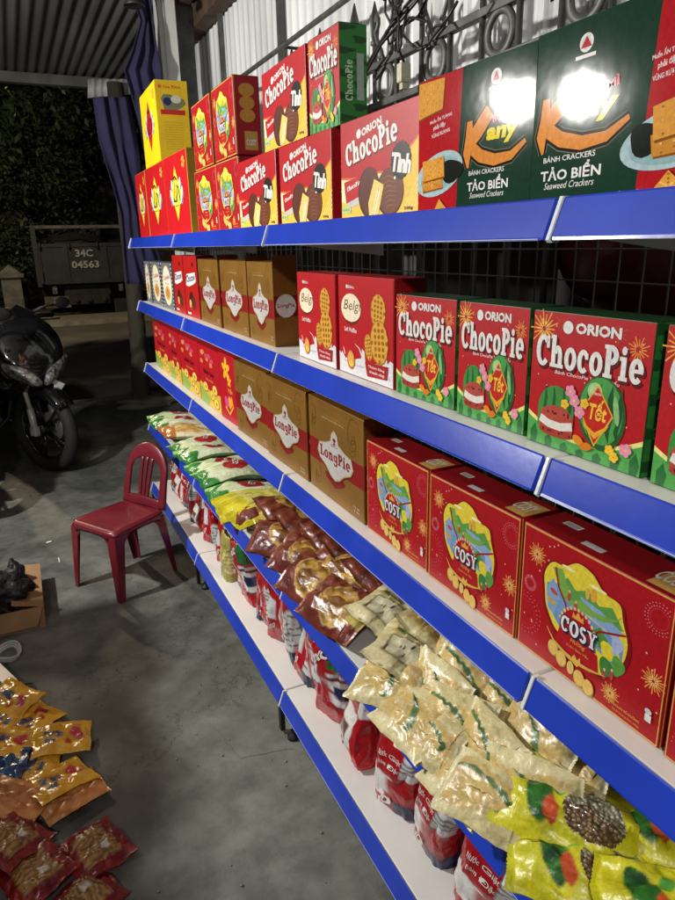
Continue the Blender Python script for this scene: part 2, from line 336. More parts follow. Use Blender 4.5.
# ------------------------------------------------------------------ flat printed artwork (fractions of a W x H face)
class Art:
    def __init__(s, W, H): s.W = W; s.H = H; s.e = []; s.k = 0
    def raw(s, V, F, col, clip=True):
        s.k += 1; s.e.append((V, F, col, s.k))
    def poly(s, pts, col):
        P = s.clip(pts)
        if len(P) < 3: return
        tri = tessellate_polygon([[Vector((p[0]*s.W, p[1]*s.H, 0)) for p in P]])
        s.raw(P, [tuple(t) for t in tri], col)
    def clip(s, pts):
        e = .008
        for ax, lim, sg in ((0, e, 1), (0, 1-e, -1), (1, e, 1), (1, 1-e, -1)):
            out = []
            for i in range(len(pts)):
                a, b = pts[i-1], pts[i]; ia = (a[ax]-lim)*sg >= 0; ib = (b[ax]-lim)*sg >= 0
                if ia != ib:
                    t = (lim-a[ax])/(b[ax]-a[ax]); out.append((a[0]+(b[0]-a[0])*t, a[1]+(b[1]-a[1])*t))
                if ib: out.append(b)
            pts = out
            if not pts: return []
        return pts
    def rect(s, x0, y0, x1, y1, col): s.poly([(x0, y0), (x1, y0), (x1, y1), (x0, y1)], col)
    def ell(s, cx, cy, rx, ry, col, n=26, rot=0, jag=0, wob=0, a0=0, a1=360):
        P = []; r = math.radians(rot)
        for i in range(n):
            a = math.radians(a0+(a1-a0)*i/(n if a1-a0 == 360 else n-1)); k = 1+(jag if i % 2 else -jag)+wob*math.sin(3*a+1)
            x, y = rx*s.W*math.cos(a)*k, ry*s.H*math.sin(a)*k
            P.append((cx+(x*math.cos(r)-y*math.sin(r))/s.W, cy+(x*math.sin(r)+y*math.cos(r))/s.H))
        s.poly(P, col)
    def line(s, pts, w, col):
        # stroke, w as fraction of H
        L = []; Rr = []; q = [(p[0]*s.W, p[1]*s.H) for p in pts]
        for i, p in enumerate(q):
            a = q[max(i-1, 0)]; b = q[min(i+1, len(q)-1)]; dx, dy = b[0]-a[0], b[1]-a[1]; l = math.hypot(dx, dy) or 1
            ww = (w[i] if isinstance(w, (list, tuple)) else w)*s.H/2
            L.append(((p[0]-dy/l*ww)/s.W, (p[1]+dx/l*ww)/s.H)); Rr.append(((p[0]+dy/l*ww)/s.W, (p[1]-dx/l*ww)/s.H))
        n = len(L); s.raw(L+Rr, [(i, i+n, i+1+n, i+1) for i in range(n-1)], col)
    def text(s, body, x, y, w, h, col, bold=0, rot=0, shear=0, ser=False, fat=0):
        if fat:
            for dx, dy in ((-fat, 0), (fat, 0), (0, fat*.9), (0, -fat*.9)): s.text(body, x+dx, y+dy*s.W/s.H, w, h, col, bold, rot, shear, ser)
        V, F = serif_mesh(body) if ser else glyph_mesh(body, bold)
        if not V: return
        xs = [p[0] for p in V]; ys = [p[1] for p in V]; x0, y0 = min(xs), min(ys); dw = max(xs)-x0; dh = max(ys)-y0
        W, H = w*s.W, h*s.H; r = math.radians(rot); P = []
        for a, b in V:
            px = (a-x0)/dw*W; py = (b-y0)/dh*H; px += shear*py
            P.append((x+(px*math.cos(r)-py*math.sin(r))/s.W, y+(px*math.sin(r)+py*math.cos(r))/s.H))
        if ser:
            for par in (0, 1, 2):
                s.raw(P, [f for i, f in enumerate(F) if i % 3 == par], col)
        else: s.raw(P, F, col)
    def burst(s, cx, cy, r, col, n=14, w=.008, dots=True, r0=.25):
        for i in range(n):
            a = 2*PI*i/n; k = 1 if i % 2 else .75; dx, dy = math.cos(a)*r, math.sin(a)*r*s.W/s.H
            s.line([(cx+dx*r0, cy+dy*r0), (cx+dx*k, cy+dy*k)], w, col); s.k -= 1
        s.k += 1
    def put(s, mb, fn, mi=0):
        for V, F, col, k in s.e:
            o = .00015+.000018*k
            vs = [fn(p[0]*s.W, p[1]*s.H, o) for p in V]
            # keep every face turned outward
            F2 = []
            for f in F:
                ar = sum(V[f[i-1]][0]*V[f[i]][1]-V[f[i]][0]*V[f[i-1]][1] for i in range(len(f)))
                F2.append(f if ar > 0 else f[::-1])
            mb.idx(vs, F2, col, mi, False)

RED = hx('b3121c'); DRED = hx('8e0e18'); BRT = hx('c81a22'); WHT = (.78, .77, .74); GOLD = hx('d9a441'); CREAM = hx('efe2a8'); NAVY = hx('1b2348')
GRN = hx('2f7a35'); LGRN = hx('62b05a'); DGRN = hx('1d4a24'); YEL = hx('f0cf2c'); CHOC = hx('5c2c1c'); PINK = hx('e07aa0')

def choco_tet(W, H):
    a = Art(W, H); rnd = random.Random(4)
    a.rect(0, 0, 1, 1, RED)
    # rind band at the bottom
    def arcy(x, b, d): return b+d*(2*x-1)**2
    X = [i/20 for i in range(21)]
    a.poly([(0, 0), (1, 0)]+[(x, arcy(x, .115, .14)) for x in X[::-1]], hx('e6e08a'))
    a.poly([(0, 0), (1, 0)]+[(x, arcy(x, .09, .13)) for x in X[::-1]], hx('4fa24c'))
    for k in range(7):
        x = .07+k*.145; y0 = arcy(x, .07, .12)
        a.poly([(x-.025, 0), (x+.03, 0), (x+.045, y0*.5), (x+.012, y0*.98), (x-.03, y0*.6)], hx('246b33'))
    a.burst(.11, .87, .13, hx('e8a030'), 18, .010); a.burst(.11, .87, .07, hx('f5d070'), 10, .008)
    a.burst(.89, .82, .08, hx('e8903a'), 16, .008); a.burst(.74, .9, .07, hx('cc3a2a'), 12, .007); a.burst(.27, .93, .06, hx('cc3a2a'), 12, .007)
    for k in range(26):
        x, y = rnd.random()*.96+.02, rnd.random()*.7+.25; a.ell(x, y, .006, .006, hx('f0b0a0'), 6)
    a.ell(.33, .90, .045, .045, WHT, 16); a.text('ORION', .40, .868, .36, .07, WHT, .02, fat=.003)
    for dx, dy in ((.016, -.018), (.01, -.024)): a.text('ChocoPie', .055+dx, .60+dy, .89, .235, hx('5a0a10'), ser=True)
    a.text('ChocoPie', .055, .60, .89, .235, WHT, ser=True)
    a.text('Bánh ChocoPie Vị Dưa Hấu', .24, .555, .54, .042, hx('f0c8c8'), .015, shear=.2)
    # big melon
    a.ell(.665, .355, .19, .255, hx('1f5a2a'), 34, 8); a.ell(.66, .37, .172, .23, hx('4a9a48'), 34, 8)
    for i, (x, w) in enumerate(((.56, .03), (.63, .04), (.72, .045), (.79, .035))):
        a.line([(x+.02, .56), (x-.01+.03*i*.3, .47), (x+.02, .36), (x, .25), (x+.02, .17)], [.005, w, w*1.2, w, .005], hx('1b4f25'))
    a.ell(.60, .50, .06, .06, hx('a8d08c'), 14, 30); a.ell(.78, .40, .022, .10, hx('8cc07a'), 14, 12); a.ell(.19, .40, .03, .05, hx('a8d08c'), 12, -20)
    a.poly([(.625, .545), (.765, .355), (.63, .115), (.485, .34)], hx('e2a83a'))
    a.poly([(.625, .530), (.75, .355), (.63, .135), (.50, .34)], hx('c02318'))
    a.text('Tết', .555, .30, .15, .15, hx('f2c040'), .03, shear=.1)
    a.poly([(.525, .27), (.625, .215), (.735, .29), (.715, .25), (.63, .17), (.54, .235)], hx('e6a92e'))
    a.text('ORION', .595, .475, .06, .018, WHT, .01)
    # cut melon pie
    a.ell(.275, .30, .165, .175, hx('3c8a3e'), 26); a.rect(.11, .16, .44, .30, hx('3c8a3e'))
    for x in (.17, .25, .34, .40): a.line([(x, .46), (x+.01, .38), (x, .29)], [.01, .03, .03], hx('1f5a2a'))
    a.ell(.285, .225, .16, .10, hx('7b2a22'), 22); a.ell(.285, .235, .155, .095, hx('b5473c'), 22)
    a.rect(.13, .13, .44, .225, hx('b5473c')); a.ell(.285, .13, .155, .035, hx('a8392f'), 18)
    a.line([(.135, .215), (.22, .185), (.33, .18), (.435, .205)], .06, (.75, .72, .66))
    for k in range(14): a.ell(.16+rnd.random()*.26, (.125 if k % 2 else .265)+rnd.random()*.02, .008, .01, hx('401010'), 6)
    for cx, cy in ((.44, .40), (.49, .33), (.40, .46), (.88, .16)):
        for j in range(5):
            an = 2*PI*j/5; a.ell(cx+.026*math.cos(an), cy+.026*math.sin(an), .022, .022, hx('e58fb0'), 8)
        a.ell(cx, cy, .01, .01, YEL, 6)
    for cx, cy in ((.36, .36), (.76, .13), (.80, .09), (.53, .40)):
        for j in range(5):
            an = 2*PI*j/5; a.ell(cx+.02*math.cos(an), cy+.02*math.sin(an), .018, .018, hx('f0c030'), 8)
    a.ell(.50, .13, .05, .03, hx('e08a20'), 14, -20); a.ell(.57, .10, .05, .03, hx('d87a18'), 14, 10)
    return a
def choco_tinh(W, H):
    a = Art(W, H)
    a.rect(0, 0, 1, 1, hx('efe3b0'))
    a.poly([(.35, 0), (1, 0), (1, .78), (.85, .5)], hx('e8bd3c')); a.poly([(0, 0), (.7, 0), (.5, .12), (0, .2)], hx('e6c04a'))
    for k in range(5): a.line([(.8+.04*k, 0), (1, .35-.05*k)], .012, hx('f3dc86'))
    X = [i/20 for i in range(21)]
    def low(x): return .43+.10*(x/.6-.5)**2 if x < .6 else .434+.9*(x-.6)**1.35
    a.poly([(0, 1), *[(x, low(x)-.022) for x in X if low(x) < 1], (1, .78), (1, 1)], hx('d8622c'))
    a.poly([(0, 1), *[(x, low(x)) for x in X if low(x) < 1], (1, .80), (1, 1)], RED)
    a.ell(.27, .845, .032, .045, WHT, 14, 20); a.text('ORION', .315, .81, .26, .07, WHT, .02, rot=8, fat=.002)
    for dx, dy in ((.01, -.016),): a.text('ChocoPie', .09+dx, .545+dy, .68, .23, hx('5a0a10'), ser=True, rot=7)
    a.text('ChocoPie', .09, .545, .68, .23, WHT, ser=True, rot=7)
    a.poly([(.05, .40), (.32, .44), (.33, .18), (.12, .12), (.07, .20)], hx('c0c0bd')); a.poly([(.05, .40), (.32, .44), (.33, .25), (.08, .18)], RED)
    a.text('ChocoPie', .10, .30, .19, .05, WHT, ser=True, rot=10)
    a.ell(.405, .26, .145, .245, hx('3a1a10'), 28, -14); a.ell(.415, .27, .135, .23, CHOC, 28, -14)
    a.ell(.67, .235, .165, .225, hx('3a1a10'), 28); a.ell(.675, .245, .153, .21, hx('6a3622'), 28)
    for k in range(7): a.line([(.57+.01*k, .36-.045*k), (.66, .385-.045*k), (.75, .35-.04*k)], [.003, .010, .003], hx('8f5a40'))
    for k in range(5): a.line([(.33+.012*k, .28-.03*k), (.38, .34-.03*k), (.43, .42-.04*k)], [.003, .008, .003], hx('6a3826'))
    a.poly([(.48, .38), (.60, .31), (.53, .03), (.41, .02), (.40, .16)], hx('e8cc74'))
    a.poly([(.52, .28), (.555, .255), (.485, .05), (.455, .05)], hx('f3ead2')); a.line([(.54, .28), (.46, .035)], .01, hx('b98c3a'))
    a.ell(.80, .50, .115, .165, hx('1a1210'), 40, jag=.035)
    for dx in (0, .008): a.text('Tình', .68+dx, .42, .22, .17, WHT, .03, rot=-8, shear=.1)
    a.ell(.735, .355, .012, .014, WHT, 8)
    a.rect(.02, .08, .15, .15, hx('b9d08a')); a.text('RAAG', .03, .10, .1, .03, hx('3a7a3a'), .01)
    a.text('330g', .84, .05, .1, .035, hx('3a2a10'), .02)
    return a
def cosy(W, H):
    a = Art(W, H); rnd = random.Random(8)
    a.rect(0, 0, 1, 1, hx('d3a652')); a.rect(.014, .02, .986, .98, hx('a80f1a'))
    for x, y, r in ((.12, .80, .07), (.93, .42, .07), (.70, .14, .06)): a.burst(x, y, r, hx('d99a4a'), 20, .008); a.burst(x, y, r*.5, hx('eac07a'), 10, .007)
    for x, y, r in ((.05, .30, .13), (.92, .83, .08), (.08, .55, .045)):
        for q in (1, .8, .62):
            for k in range(26):
                an = 2*PI*k/26; px, py = x+r*q*math.cos(an), y+r*q*math.sin(an)*W/H
                if .03 < px < .97 and .03 < py < .97:
                    a.ell(px, py, .004, .005, hx('d9778a') if q > .7 else hx('c03a40'), 5); a.k -= 1
        a.k += 1
    for k in range(22): a.ell(.03+rnd.random()*.94, .04+rnd.random()*.92, .006, .007, hx('e8b0a0'), 6)
    def scal(k=1.0, dx=0, dy=0):
        base = [(.19, .70), (.24, .81), (.33, .83), (.42, .90), (.52, .88), (.60, .80), (.70, .78), (.73, .68), (.77, .55), (.76, .42), (.71, .33), (.64, .26), (.62, .22), (.42, .28), (.30, .33), (.22, .46), (.20, .58)]
        cx, cy = .48, .56; out = []
        n = len(base)
        for i in range(n):
            p0, p1, p2, p3 = base[i-1], base[i], base[(i+1) % n], base[(i+2) % n]
            for t in (0, .25, .5, .75):
                q = []
                for d in (0, 1):
                    q.append(.5*((2*p1[d])+(-p0[d]+p2[d])*t+(2*p0[d]-5*p1[d]+4*p2[d]-p3[d])*t*t+(-p0[d]+3*p1[d]-3*p2[d]+p3[d])*t**3))
                out.append((cx+(q[0]-cx)*k+dx, cy+(q[1]-cy)*k+dy))
        return out
    a.poly(scal(1.07, .005, -.012), hx('7e0c14')); a.poly(scal(1.0), hx('e3cf3e'))
    a.poly([(.21, .64), (.3, .68), (.42, .60), (.52, .57), (.66, .54), (.75, .52), (.75, .42), (.7, .34), (.5, .42), (.33, .36), (.24, .46)], hx('6f97c4'))
    a.poly([(.30, .70), (.36, .76), (.42, .70), (.5, .75), (.58, .69), (.66, .73), (.74, .62), (.70, .60), (.5, .62), (.34, .62)], hx('5f9a4a'))
    a.poly([(.34, .66), (.46, .68), (.60, .66), (.74, .60), (.70, .54), (.5, .58), (.34, .60)], hx('86a8d2'))
    a.ell(.36, .83, .05, .012, hx('f2ecae'), 12); a.ell(.56, .80, .06, .012, hx('f2ecae'), 12)
    a.poly([(.25, .78), (.32, .80), (.36, .70), (.46, .66), (.56, .63), (.70, .66), (.72, .70), (.62, .60), (.44, .57), (.33, .60)], hx('7aa84a'))
    a.poly([(.21, .60), (.26, .70), (.32, .58), (.28, .42), (.23, .46)], hx('7fa3cf')); a.poly([(.52, .46), (.60, .55), (.66, .48), (.62, .40)], hx('4f8c3c'))
    a.ell(.67, .42, .06, .06, hx('e0cf3a'), 14, wob=.15); a.ell(.73, .36, .04, .07, hx('5c9a44'), 14, wob=.15); a.ell(.66, .30, .045, .07, hx('3f7f3a'), 14, wob=.1)
    a.ell(.71, .50, .035, .07, hx('a9b6dd'), 12, wob=.2); a.ell(.41, .66, .045, .035, hx('5d9a48'), 12, wob=.2); a.ell(.48, .51, .03, .035, hx('d7c540'), 10)
    a.ell(.26, .52, .035, .02, hx('c8a040'), 12, -20); a.ell(.27, .60, .03, .018, hx('b84a30'), 10, -20); a.ell(.54, .74, .02, .05, hx('e2a63a'), 10); a.ell(.50, .73, .015, .045, hx('d8b050'), 10)
    for x, y in ((.38, .63), (.43, .58), (.655, .24), (.70, .27)): a.ell(x, y, .012, .035, hx('b04a40'), 8); a.ell(x, y+.04, .008, .012, hx('e3b58a'), 8)
    a.line([(.27, .79), (.30, .66), (.36, .56), (.38, .50)], .014, hx('9a1420')); a.line([(.755, .60), (.70, .57), (.60, .52), (.52, .42)], .014, hx('9a1420'))
    a.ell(.455, .38, .125, .185, hx('b01420'), 26); a.poly([(.33, .36), (.30, .24), (.62, .20), (.60, .34)], hx('b01420'))
    for k in range(13):
        an = math.radians(20+140*k/12); a.ell(.455+.132*math.cos(an), .38+.195*math.sin(an), .010, .014, hx('e8a8a0') if k % 2 else hx('e8c860'), 7)
    a.poly([(.415, .50), (.42, .545), (.435, .52), (.455, .56), (.475, .52), (.49, .545), (.495, .50)], GOLD)
    for dx, dy in ((-.008, 0), (.008, 0), (0, -.012), (0, .01), (.01, -.016)): a.text('COSY', .34+dx, .36+dy, .25, .12, NAVY, ser=True)
    a.text('COSY', .34, .36, .25, .12, WHT, ser=True)
    a.text('Hương', .415, .305, .10, .04, GOLD, .01, shear=.3); a.text('Xuân Sum Vầy', .39, .265, .16, .028, GOLD, .01)
    a.line([(.24, .31), (.30, .235), (.38, .20), (.46, .185), (.56, .20), (.66, .235)], [.004, .02, .03, .03, .02, .004], hx('d8b050'))
    a.poly([(.44, .21), (.455, .24), (.475, .21), (.495, .24), (.50, .20), (.48, .16), (.45, .17)], hx('e0b850'))
    for x, y in ((.30, .175), (.365, .135), (.50, .085), (.565, .065)): a.ell(x, y, .040, .062, hx('b98a35'), 18); a.ell(x-.002, y+.004, .036, .056, hx('dfbb62'), 18)
    a.ell(.435, .12, .025, .05, hx('e0c070'), 14)
    a.text('THƠM NGON BỔ DƯỠNG', .68, .085, .21, .026, GOLD, .02); a.text('Khối lượng tịnh 400g', .73, .05, .16, .018, GOLD, .01)
    a.rect(.915, .14, .95, .19, WHT); a.ell(.93, .21, .02, .02, hx('d0d0d0'), 12)
    return a
def longpie(W, H):
    a = Art(W, H); G = hx('9a6f2c')
    a.rect(0, 0, 1, 1, G); a.rect(0, .33, 1, .56, hx('a31a1e'))
    for x0, y0, s_, fl in ((.82, .80, .16, 1), (.16, .22, .13, -1), (.1, .82, .1, -1)):
        for j in range(3):
            pts = []
            for k in range(16):
                t = k/15; r = s_*(1-.85*t)*(1-.2*j); an = t*7+j*1.9
                pts.append((x0+fl*r*math.cos(an)*.8, y0+r*math.sin(an)*W/H-j*.05))
            a.line([p for p in pts if .02 < p[0] < .98 and .02 < p[1] < .98][:16], [.003+.008*math.sin(PI*i/16) for i in range(16)], hx('6d4a1a'))
    a.line([(.3, .865), (.62, .865)], .003, hx('caa860')); a.text('ĐÂM ĐÀ VỊ TRUYỀN THỐNG', .27, .82, .40, .03, hx('e0cfa0'), .01)
    def bad(k, dx=0, dy=0):
        b = [(.5, .74), (.55, .70), (.57, .62), (.66, .58), (.78, .55), (.81, .46), (.77, .39), (.66, .34), (.58, .27), (.5, .24), (.42, .27), (.34, .34), (.23, .39), (.19, .46), (.22, .55), (.34, .58), (.43, .62), (.45, .70)]
        return [(.5+(x-.5)*k+dx, .48+(y-.48)*k+dy) for x, y in b]
    a.ell(.5, .255, .18, .045, hx('8a1418'), 20); a.poly(bad(1.10, .005, -.01), hx('7a141a')); a.poly(bad(1.06), hx('d9b877')); a.poly(bad(1.0), WHT)
    a.ell(.5, .65, .03, .02, hx('a32a2a'), 10); a.poly([(.47, .60), (.53, .60), (.5, .635)], hx('a32a2a')); a.text('BIBICA', .44, .575, .12, .02, hx('a32a2a'), .01)
    a.text('LongPie', .225, .385, .55, .155, hx('a31a22'), ser=True)
    a.poly([(.32, .27), (.5, .20), (.68, .27), (.66, .22), (.5, .15), (.34, .22)], hx('9a1a1e'))
    a.text('216g', .83, .06, .09, .025, WHT, .01); a.text('12 cái', .83, .10, .09, .02, WHT, .01)
    return a
def belgi(W, H):
    a = Art(W, H); a.rect(0, 0, 1, 1, hx('b5121b'))
    a.poly([(0, 0), (1, 0), (1, .24), (.95, .26), (.90, .22), (.88, .30), (.82, .2), (.52, .17), (.50, .28), (.46, .30), (.44, .2), (.30, .17), (.2, .22), (.14, .15), (.06, .22), (.04, .19), (0, .23)], (.72, .72, .74))
    a.line([(.1, .14), (.3, .11), (.5, .12)], .015, (.5, .5, .54)); a.line([(.62, .06), (.8, .10), (.96, .08)], .02, (.52, .52, .56))
    a.line([(.46, .22), (.40, .30), (.32, .33)], [.03, .012, .005], (.7, .7, .7)); a.line([(.12, .2), (.09, .27)], [.02, .008], (.7, .7, .7))
    a.ell(.27, .675, .19, .145, hx('8a1016'), 26); a.ell(.25, .68, .19, .145, hx('efe4c4'), 28)
    a.text('Belgi', .10, .63, .31, .13, hx('6a2a18'), .0, shear=.35)
    a.line([(.10, .58), (.16, .54), (.26, .525), (.36, .55), (.42, .60)], [.01, .03, .035, .03, .01], hx('7a1a18'))
    a.ell(.18, .89, .02, .02, WHT, 10); a.text('Bibica', .21, .875, .11, .03, WHT, .01); a.text('Soft Waffles', .12, .44, .24, .045, WHT, .015)
    def waffle(cx, cy, rx, ry, rot):
        a.ell(cx, cy, rx, ry, hx('b07a22'), 30, rot, jag=.03); a.ell(cx, cy+.005, rx*.93, ry*.95, hx('dba23c'), 30, rot, jag=.03)
        for i in range(-2, 3):
            for j in range(-3, 4):
                x = i*rx*.42; y = j*ry*.28
                if (x/rx)**2+(y/ry)**2 < .72:
                    r = math.radians(rot); X = x*W*math.cos(r)-y*H*math.sin(r); Yy = x*W*math.sin(r)+y*H*math.cos(r)
                    a.ell(cx+X/W, cy+Yy/H, rx*.15, ry*.10, hx('9a651c'), 8, rot)
    waffle(.58, .33, .07, .13, 12); waffle(.75, .69, .125, .16, -5); waffle(.77, .40, .15, .21, 4)
    a.ell(.25, .16, .075, .10, hx('b8602a'), 18); a.ell(.25, .165, .06, .08, hx('e0a050'), 18); a.ell(.26, .12, .05, .035, hx('efc040'), 14)
    a.poly([(.52, .18), (.92, .20), (.90, .07), (.56, .045)], hx('a5121a')); a.text('Thơm lừng', .58, .13, .28, .035, WHT, .01); a.text('thanh nhẹ', .60, .08, .26, .035, WHT, .01)
    return a
def cracker(W, H, side):
    G = hx('1d3a2c'); R_ = hx('ad1f26'); a = Art(W, H); a.rect(0, 0, 1, 1, G)
    # s = share taken by the red panel, on the left or on the right
    if side == 'L': s0, s1 = 0, .42; gx0, gx1 = .42, 1.0
    else: s0, s1 = .43, 1.0; gx0, gx1 = 0, .43
    a.poly([(s0, 0), (s1-(.03 if side == 'L' else 0), 0), (s1, 1), (s0+(.03 if side == 'R' else 0), 1)], R_)
    gw = gx1-gx0
    def g(x): return gx0+x*gw
    def t(x): return s0+x*(s1-s0)
    k = W/.35
    a.ell(g(.48), .865, .030/k, .05, WHT, 20); a.ell(g(.48), .865, .021/k, .036, hx('c9d0cc'), 20); a.poly([(g(.43), .84), (g(.53), .84), (g(.48), .90)], hx('b02028')); a.rect(g(.39), .785, g(.57), .805, WHT)
    out = [[(.13, .62), (.13, .50), (.10, .40), (.12, .30)], [(.10, .44), (.25, .54), (.42, .66)], [(.14, .45), (.3, .37), (.5, .33), (.72, .34), (.9, .42)]]
    wd = [[.06, .09, .09, .02], [.08, .12, .11], [.09, .09, .08, .06, .03]]
    for grow, col in ((.05, hx('6a6a58')), (.035, hx('1a1a16')), (0, hx('d98a3c'))):
        for st, ww in zip(out, wd): a.line([(g(x), y) for x, y in st], [q+grow for q in ww], col)
    a.text('BỘT MÌ', g(.46), .56, .34*gw, .075, hx('d8707a'), .04, rot=4); a.text('any', g(.36), .43, .42*gw, .115, hx('efd92a'), .05, shear=.2)
    a.text('BÁNH CRACKERS', g(.14), .245, .5*gw, .04, WHT, .01); a.text('TẢO BIỂN', g(.12), .135, .58*gw, .095, WHT, .025); a.text('Seaweed Crackers', g(.16), .085, .48*gw, .04, WHT, 0, shear=.3)
    a.text('CÔNG TY CỔ PHẦN BÁNH KẸO HẢI HÀ', g(.5), .02, .5, .016, WHT)
    if side == 'L': tx = [(t(.30), .50*(s1-s0)), (t(.38), .28*(s1-s0)), (t(.34), .42*(s1-s0))]
    else: tx = [(.445, .105), (.465, .06), (.452, .085)]
    for b, y, (x, w_) in zip(('Muốn ẤN TƯỢNG', 'phải đậy', 'VỪNG RƯỢNG'), (.66, .61, .555), tx): a.text(b, x, y, w_, .042, hx('eecfcf'), .03, rot=6)
    def bis(pts, c='d89a44'):
        q_ = [(p_[0] if side == 'R' else t(p_[0]), p_[1]) for p_ in pts]
        a.poly([(x+.006, y-.012) for x, y in q_], hx('8a5220')); a.poly(q_, hx(c))
        cx = sum(p_[0] for p_ in q_)/len(q_); cy = sum(p_[1] for p_ in q_)/len(q_)
        for k1 in (.25, .5, .78):
            for i in range(4):
                q = q_[i]; r_ = q_[(i+1) % 4]
                a.ell(cx+(q[0]-cx)*k1, cy+(q[1]-cy)*k1, .004, .006, hx('a8692a'), 6); a.ell(cx+((q[0]+r_[0])/2-cx)*k1, cy+((q[1]+r_[1])/2-cy)*k1, .005, .007, hx('e8b868'), 6)
    if side == 'L':
        bis([(.0, .98), (.62, .97), (.58, .76), (.0, .72)]); cx = t(.52)
        a.ell(cx, .29, .17/k, .155, hx('a9c2c8'), 30, 12); a.ell(cx+.008, .285, .14/k, .12, hx('8fb0b8'), 30, 12)
        a.ell(t(.82), .30, .075/k, .085, hx('20251f'), 18, wob=.1); bis([(.12, .26), (.60, .30), (.62, .19), (.14, .17)], 'c98a3a'); bis([(.14, .40), (.64, .42), (.66, .27), (.16, .25)])
    else:
        bis([(.52, .985), (.75, .99), (.72, .80), (.53, .84)]); a.ell(.565, .285, .20, .155, hx('a9c2c8'), 34, 8); a.ell(.57, .28, .175, .125, hx('8fb0b8'), 34, 8)
        a.ell(.455, .285, .06, .085, hx('20251f'), 18, wob=.12); bis([(.465, .30), (.75, .36), (.75, .22), (.475, .19)], 'c98a3a'); bis([(.465, .44), (.74, .54), (.75, .34), (.475, .27)]); bis([(.485, 0.01), (.535, .115), (.60, .01), (.54, 0.0)])
    if side == 'L': a.poly([(t(.42), 0), (t(.56), .105), (t(.80), 0)], hx('d89a44'))
    return a
def an_red(W, H, inv=False):
    a = Art(W, H); bgc = hx('c11a22') if not inv else hx('ecd21c'); a.rect(0, 0, 1, 1, bgc)
    d = hx('ead41e') if not inv else hx('b8141c')
    for sx in (-1, 1):
        for i, (dx, dy, r_) in enumerate(((.16, .10, 25), (.22, 0, 45), (.17, -.08, 65))):
            a.ell(.5+sx*dx, .52+dy, .035, .09, (.72, .74, .76), 12, -sx*r_+0); a.ell(.5+sx*(dx+.05), .49+dy, .025, .05, hx('5f8f9a'), 10, -sx*r_)
    a.poly([(.5, .85), (.70, .52), (.5, .18), (.30, .52)], d)
    a.poly([(.5, .80), (.67, .52), (.5, .23), (.33, .52)], hx('f3e24a') if not inv else hx('c8242a'))
    c = hx('16160e') if not inv else hx('5a0a0a')
    for x_ in ((0, .010), (.990, 1)): a.rect(x_[0], 0, x_[1], 1, hx('d0902c') if not inv else hx('a8861a'))
    a.line([(.37, .42), (.45, .66), (.48, .42), (.40, .44)], .045, c); a.line([(.52, .42), (.54, .62), (.60, .58), (.64, .42)], .045, c); a.line([(.40, .70), (.47, .73), (.56, .68)], .03, c)
    a.text('Bánh', .44, .68, .12, .03, c, .01); a.line([(.42, .37), (.58, .37)], .01, c)
    for k in range(5):
        an = 2*PI*k/5; a.ell(.86+.035*math.cos(an), .86+.035*math.sin(an)*W/H, .03, .025, hx('e0a040'), 8)
    return a
def flower_box(W, H, mode):
    a = Art(W, H); rnd = random.Random(mode); a.rect(0, 0, 1, 1, hx('b01020'))
    if mode == 2:
        for x, y, r in ((.45, .78, .22), (.62, .62, .12)):
            for k in range(5):
                an = 2*PI*k/5+.3; a.ell(x+r*.6*math.cos(an), y+r*.45*math.sin(an), r*.5, r*.22, hx('e8b32c'), 12, math.degrees(an))
        a.ell(.40, .28, .14, .09, hx('cf4a8a'), 12, wob=.2); a.ell(.62, .30, .13, .09, hx('e8a02c'), 12, wob=.2); a.line([(.3, .2), (.55, .12), (.8, .26), (.7, .4)], .035, hx('e8b32c'))
        a.text('Tết', .5, .44, .3, .08, GOLD, .02)
    else:
        a.poly([(0, 0), (1, 0), (1, .30), (.6, .26), (0, .36)], hx('d8b23a')); a.poly([(0, 0), (.4, 0), (.5, .14), (0, .3)], hx('8faa4a'))
        for k in range(9):
            x, y = .1+rnd.random()*.7, .72+rnd.random()*.18
            for j in range(5):
                an = 2*PI*j/5; a.ell(x+.045*math.cos(an), y+.025*math.sin(an), .034, .018, hx('c8486a') if k % 2 else hx('d0904a'), 7)
        for x, y in ((.3, .3), (.62, .22), (.8, .12), (.75, .33)): a.ell(x, y, .12, .09, hx('b0782a'), 16); a.ell(x, y+.01, .105, .075, hx('e8cb5a'), 16); a.ell(x, y, .03, .03, hx('a86a20'), 8)
        a.text('Bánh Quy', .25, .52, .5, .09, hx('5a0a12'), .03); a.text('hoa xuân', .35, .44, .35, .04, GOLD, .01)
    return a
def silver_box(W, H):
    a = Art(W, H); a.rect(0, 0, 1, 1, hx('23262e')); a.rect(.08, 0, .92, 1, hx('6d7078'))
    for k in range(12):
        for x in (.04, .96): a.ell(x, .04+k*.084, .03, .022, WHT, 6)
    a.ell(.5, .5, .42, .44, hx('c8a04a'), 26); a.ell(.5, .5, .39, .42, hx('efe6cf'), 26)
    a.text('Cookies', .22, .60, .56, .10, hx('a03020'), .02, rot=5); a.ell(.5, .34, .24, .16, hx('d9a85a'), 16); a.ell(.5, .34, .16, .10, hx('c58a3a'), 12)
    a.text('bơ sữa', .34, .53, .3, .04, hx('6a4a20'), .01)
    return a
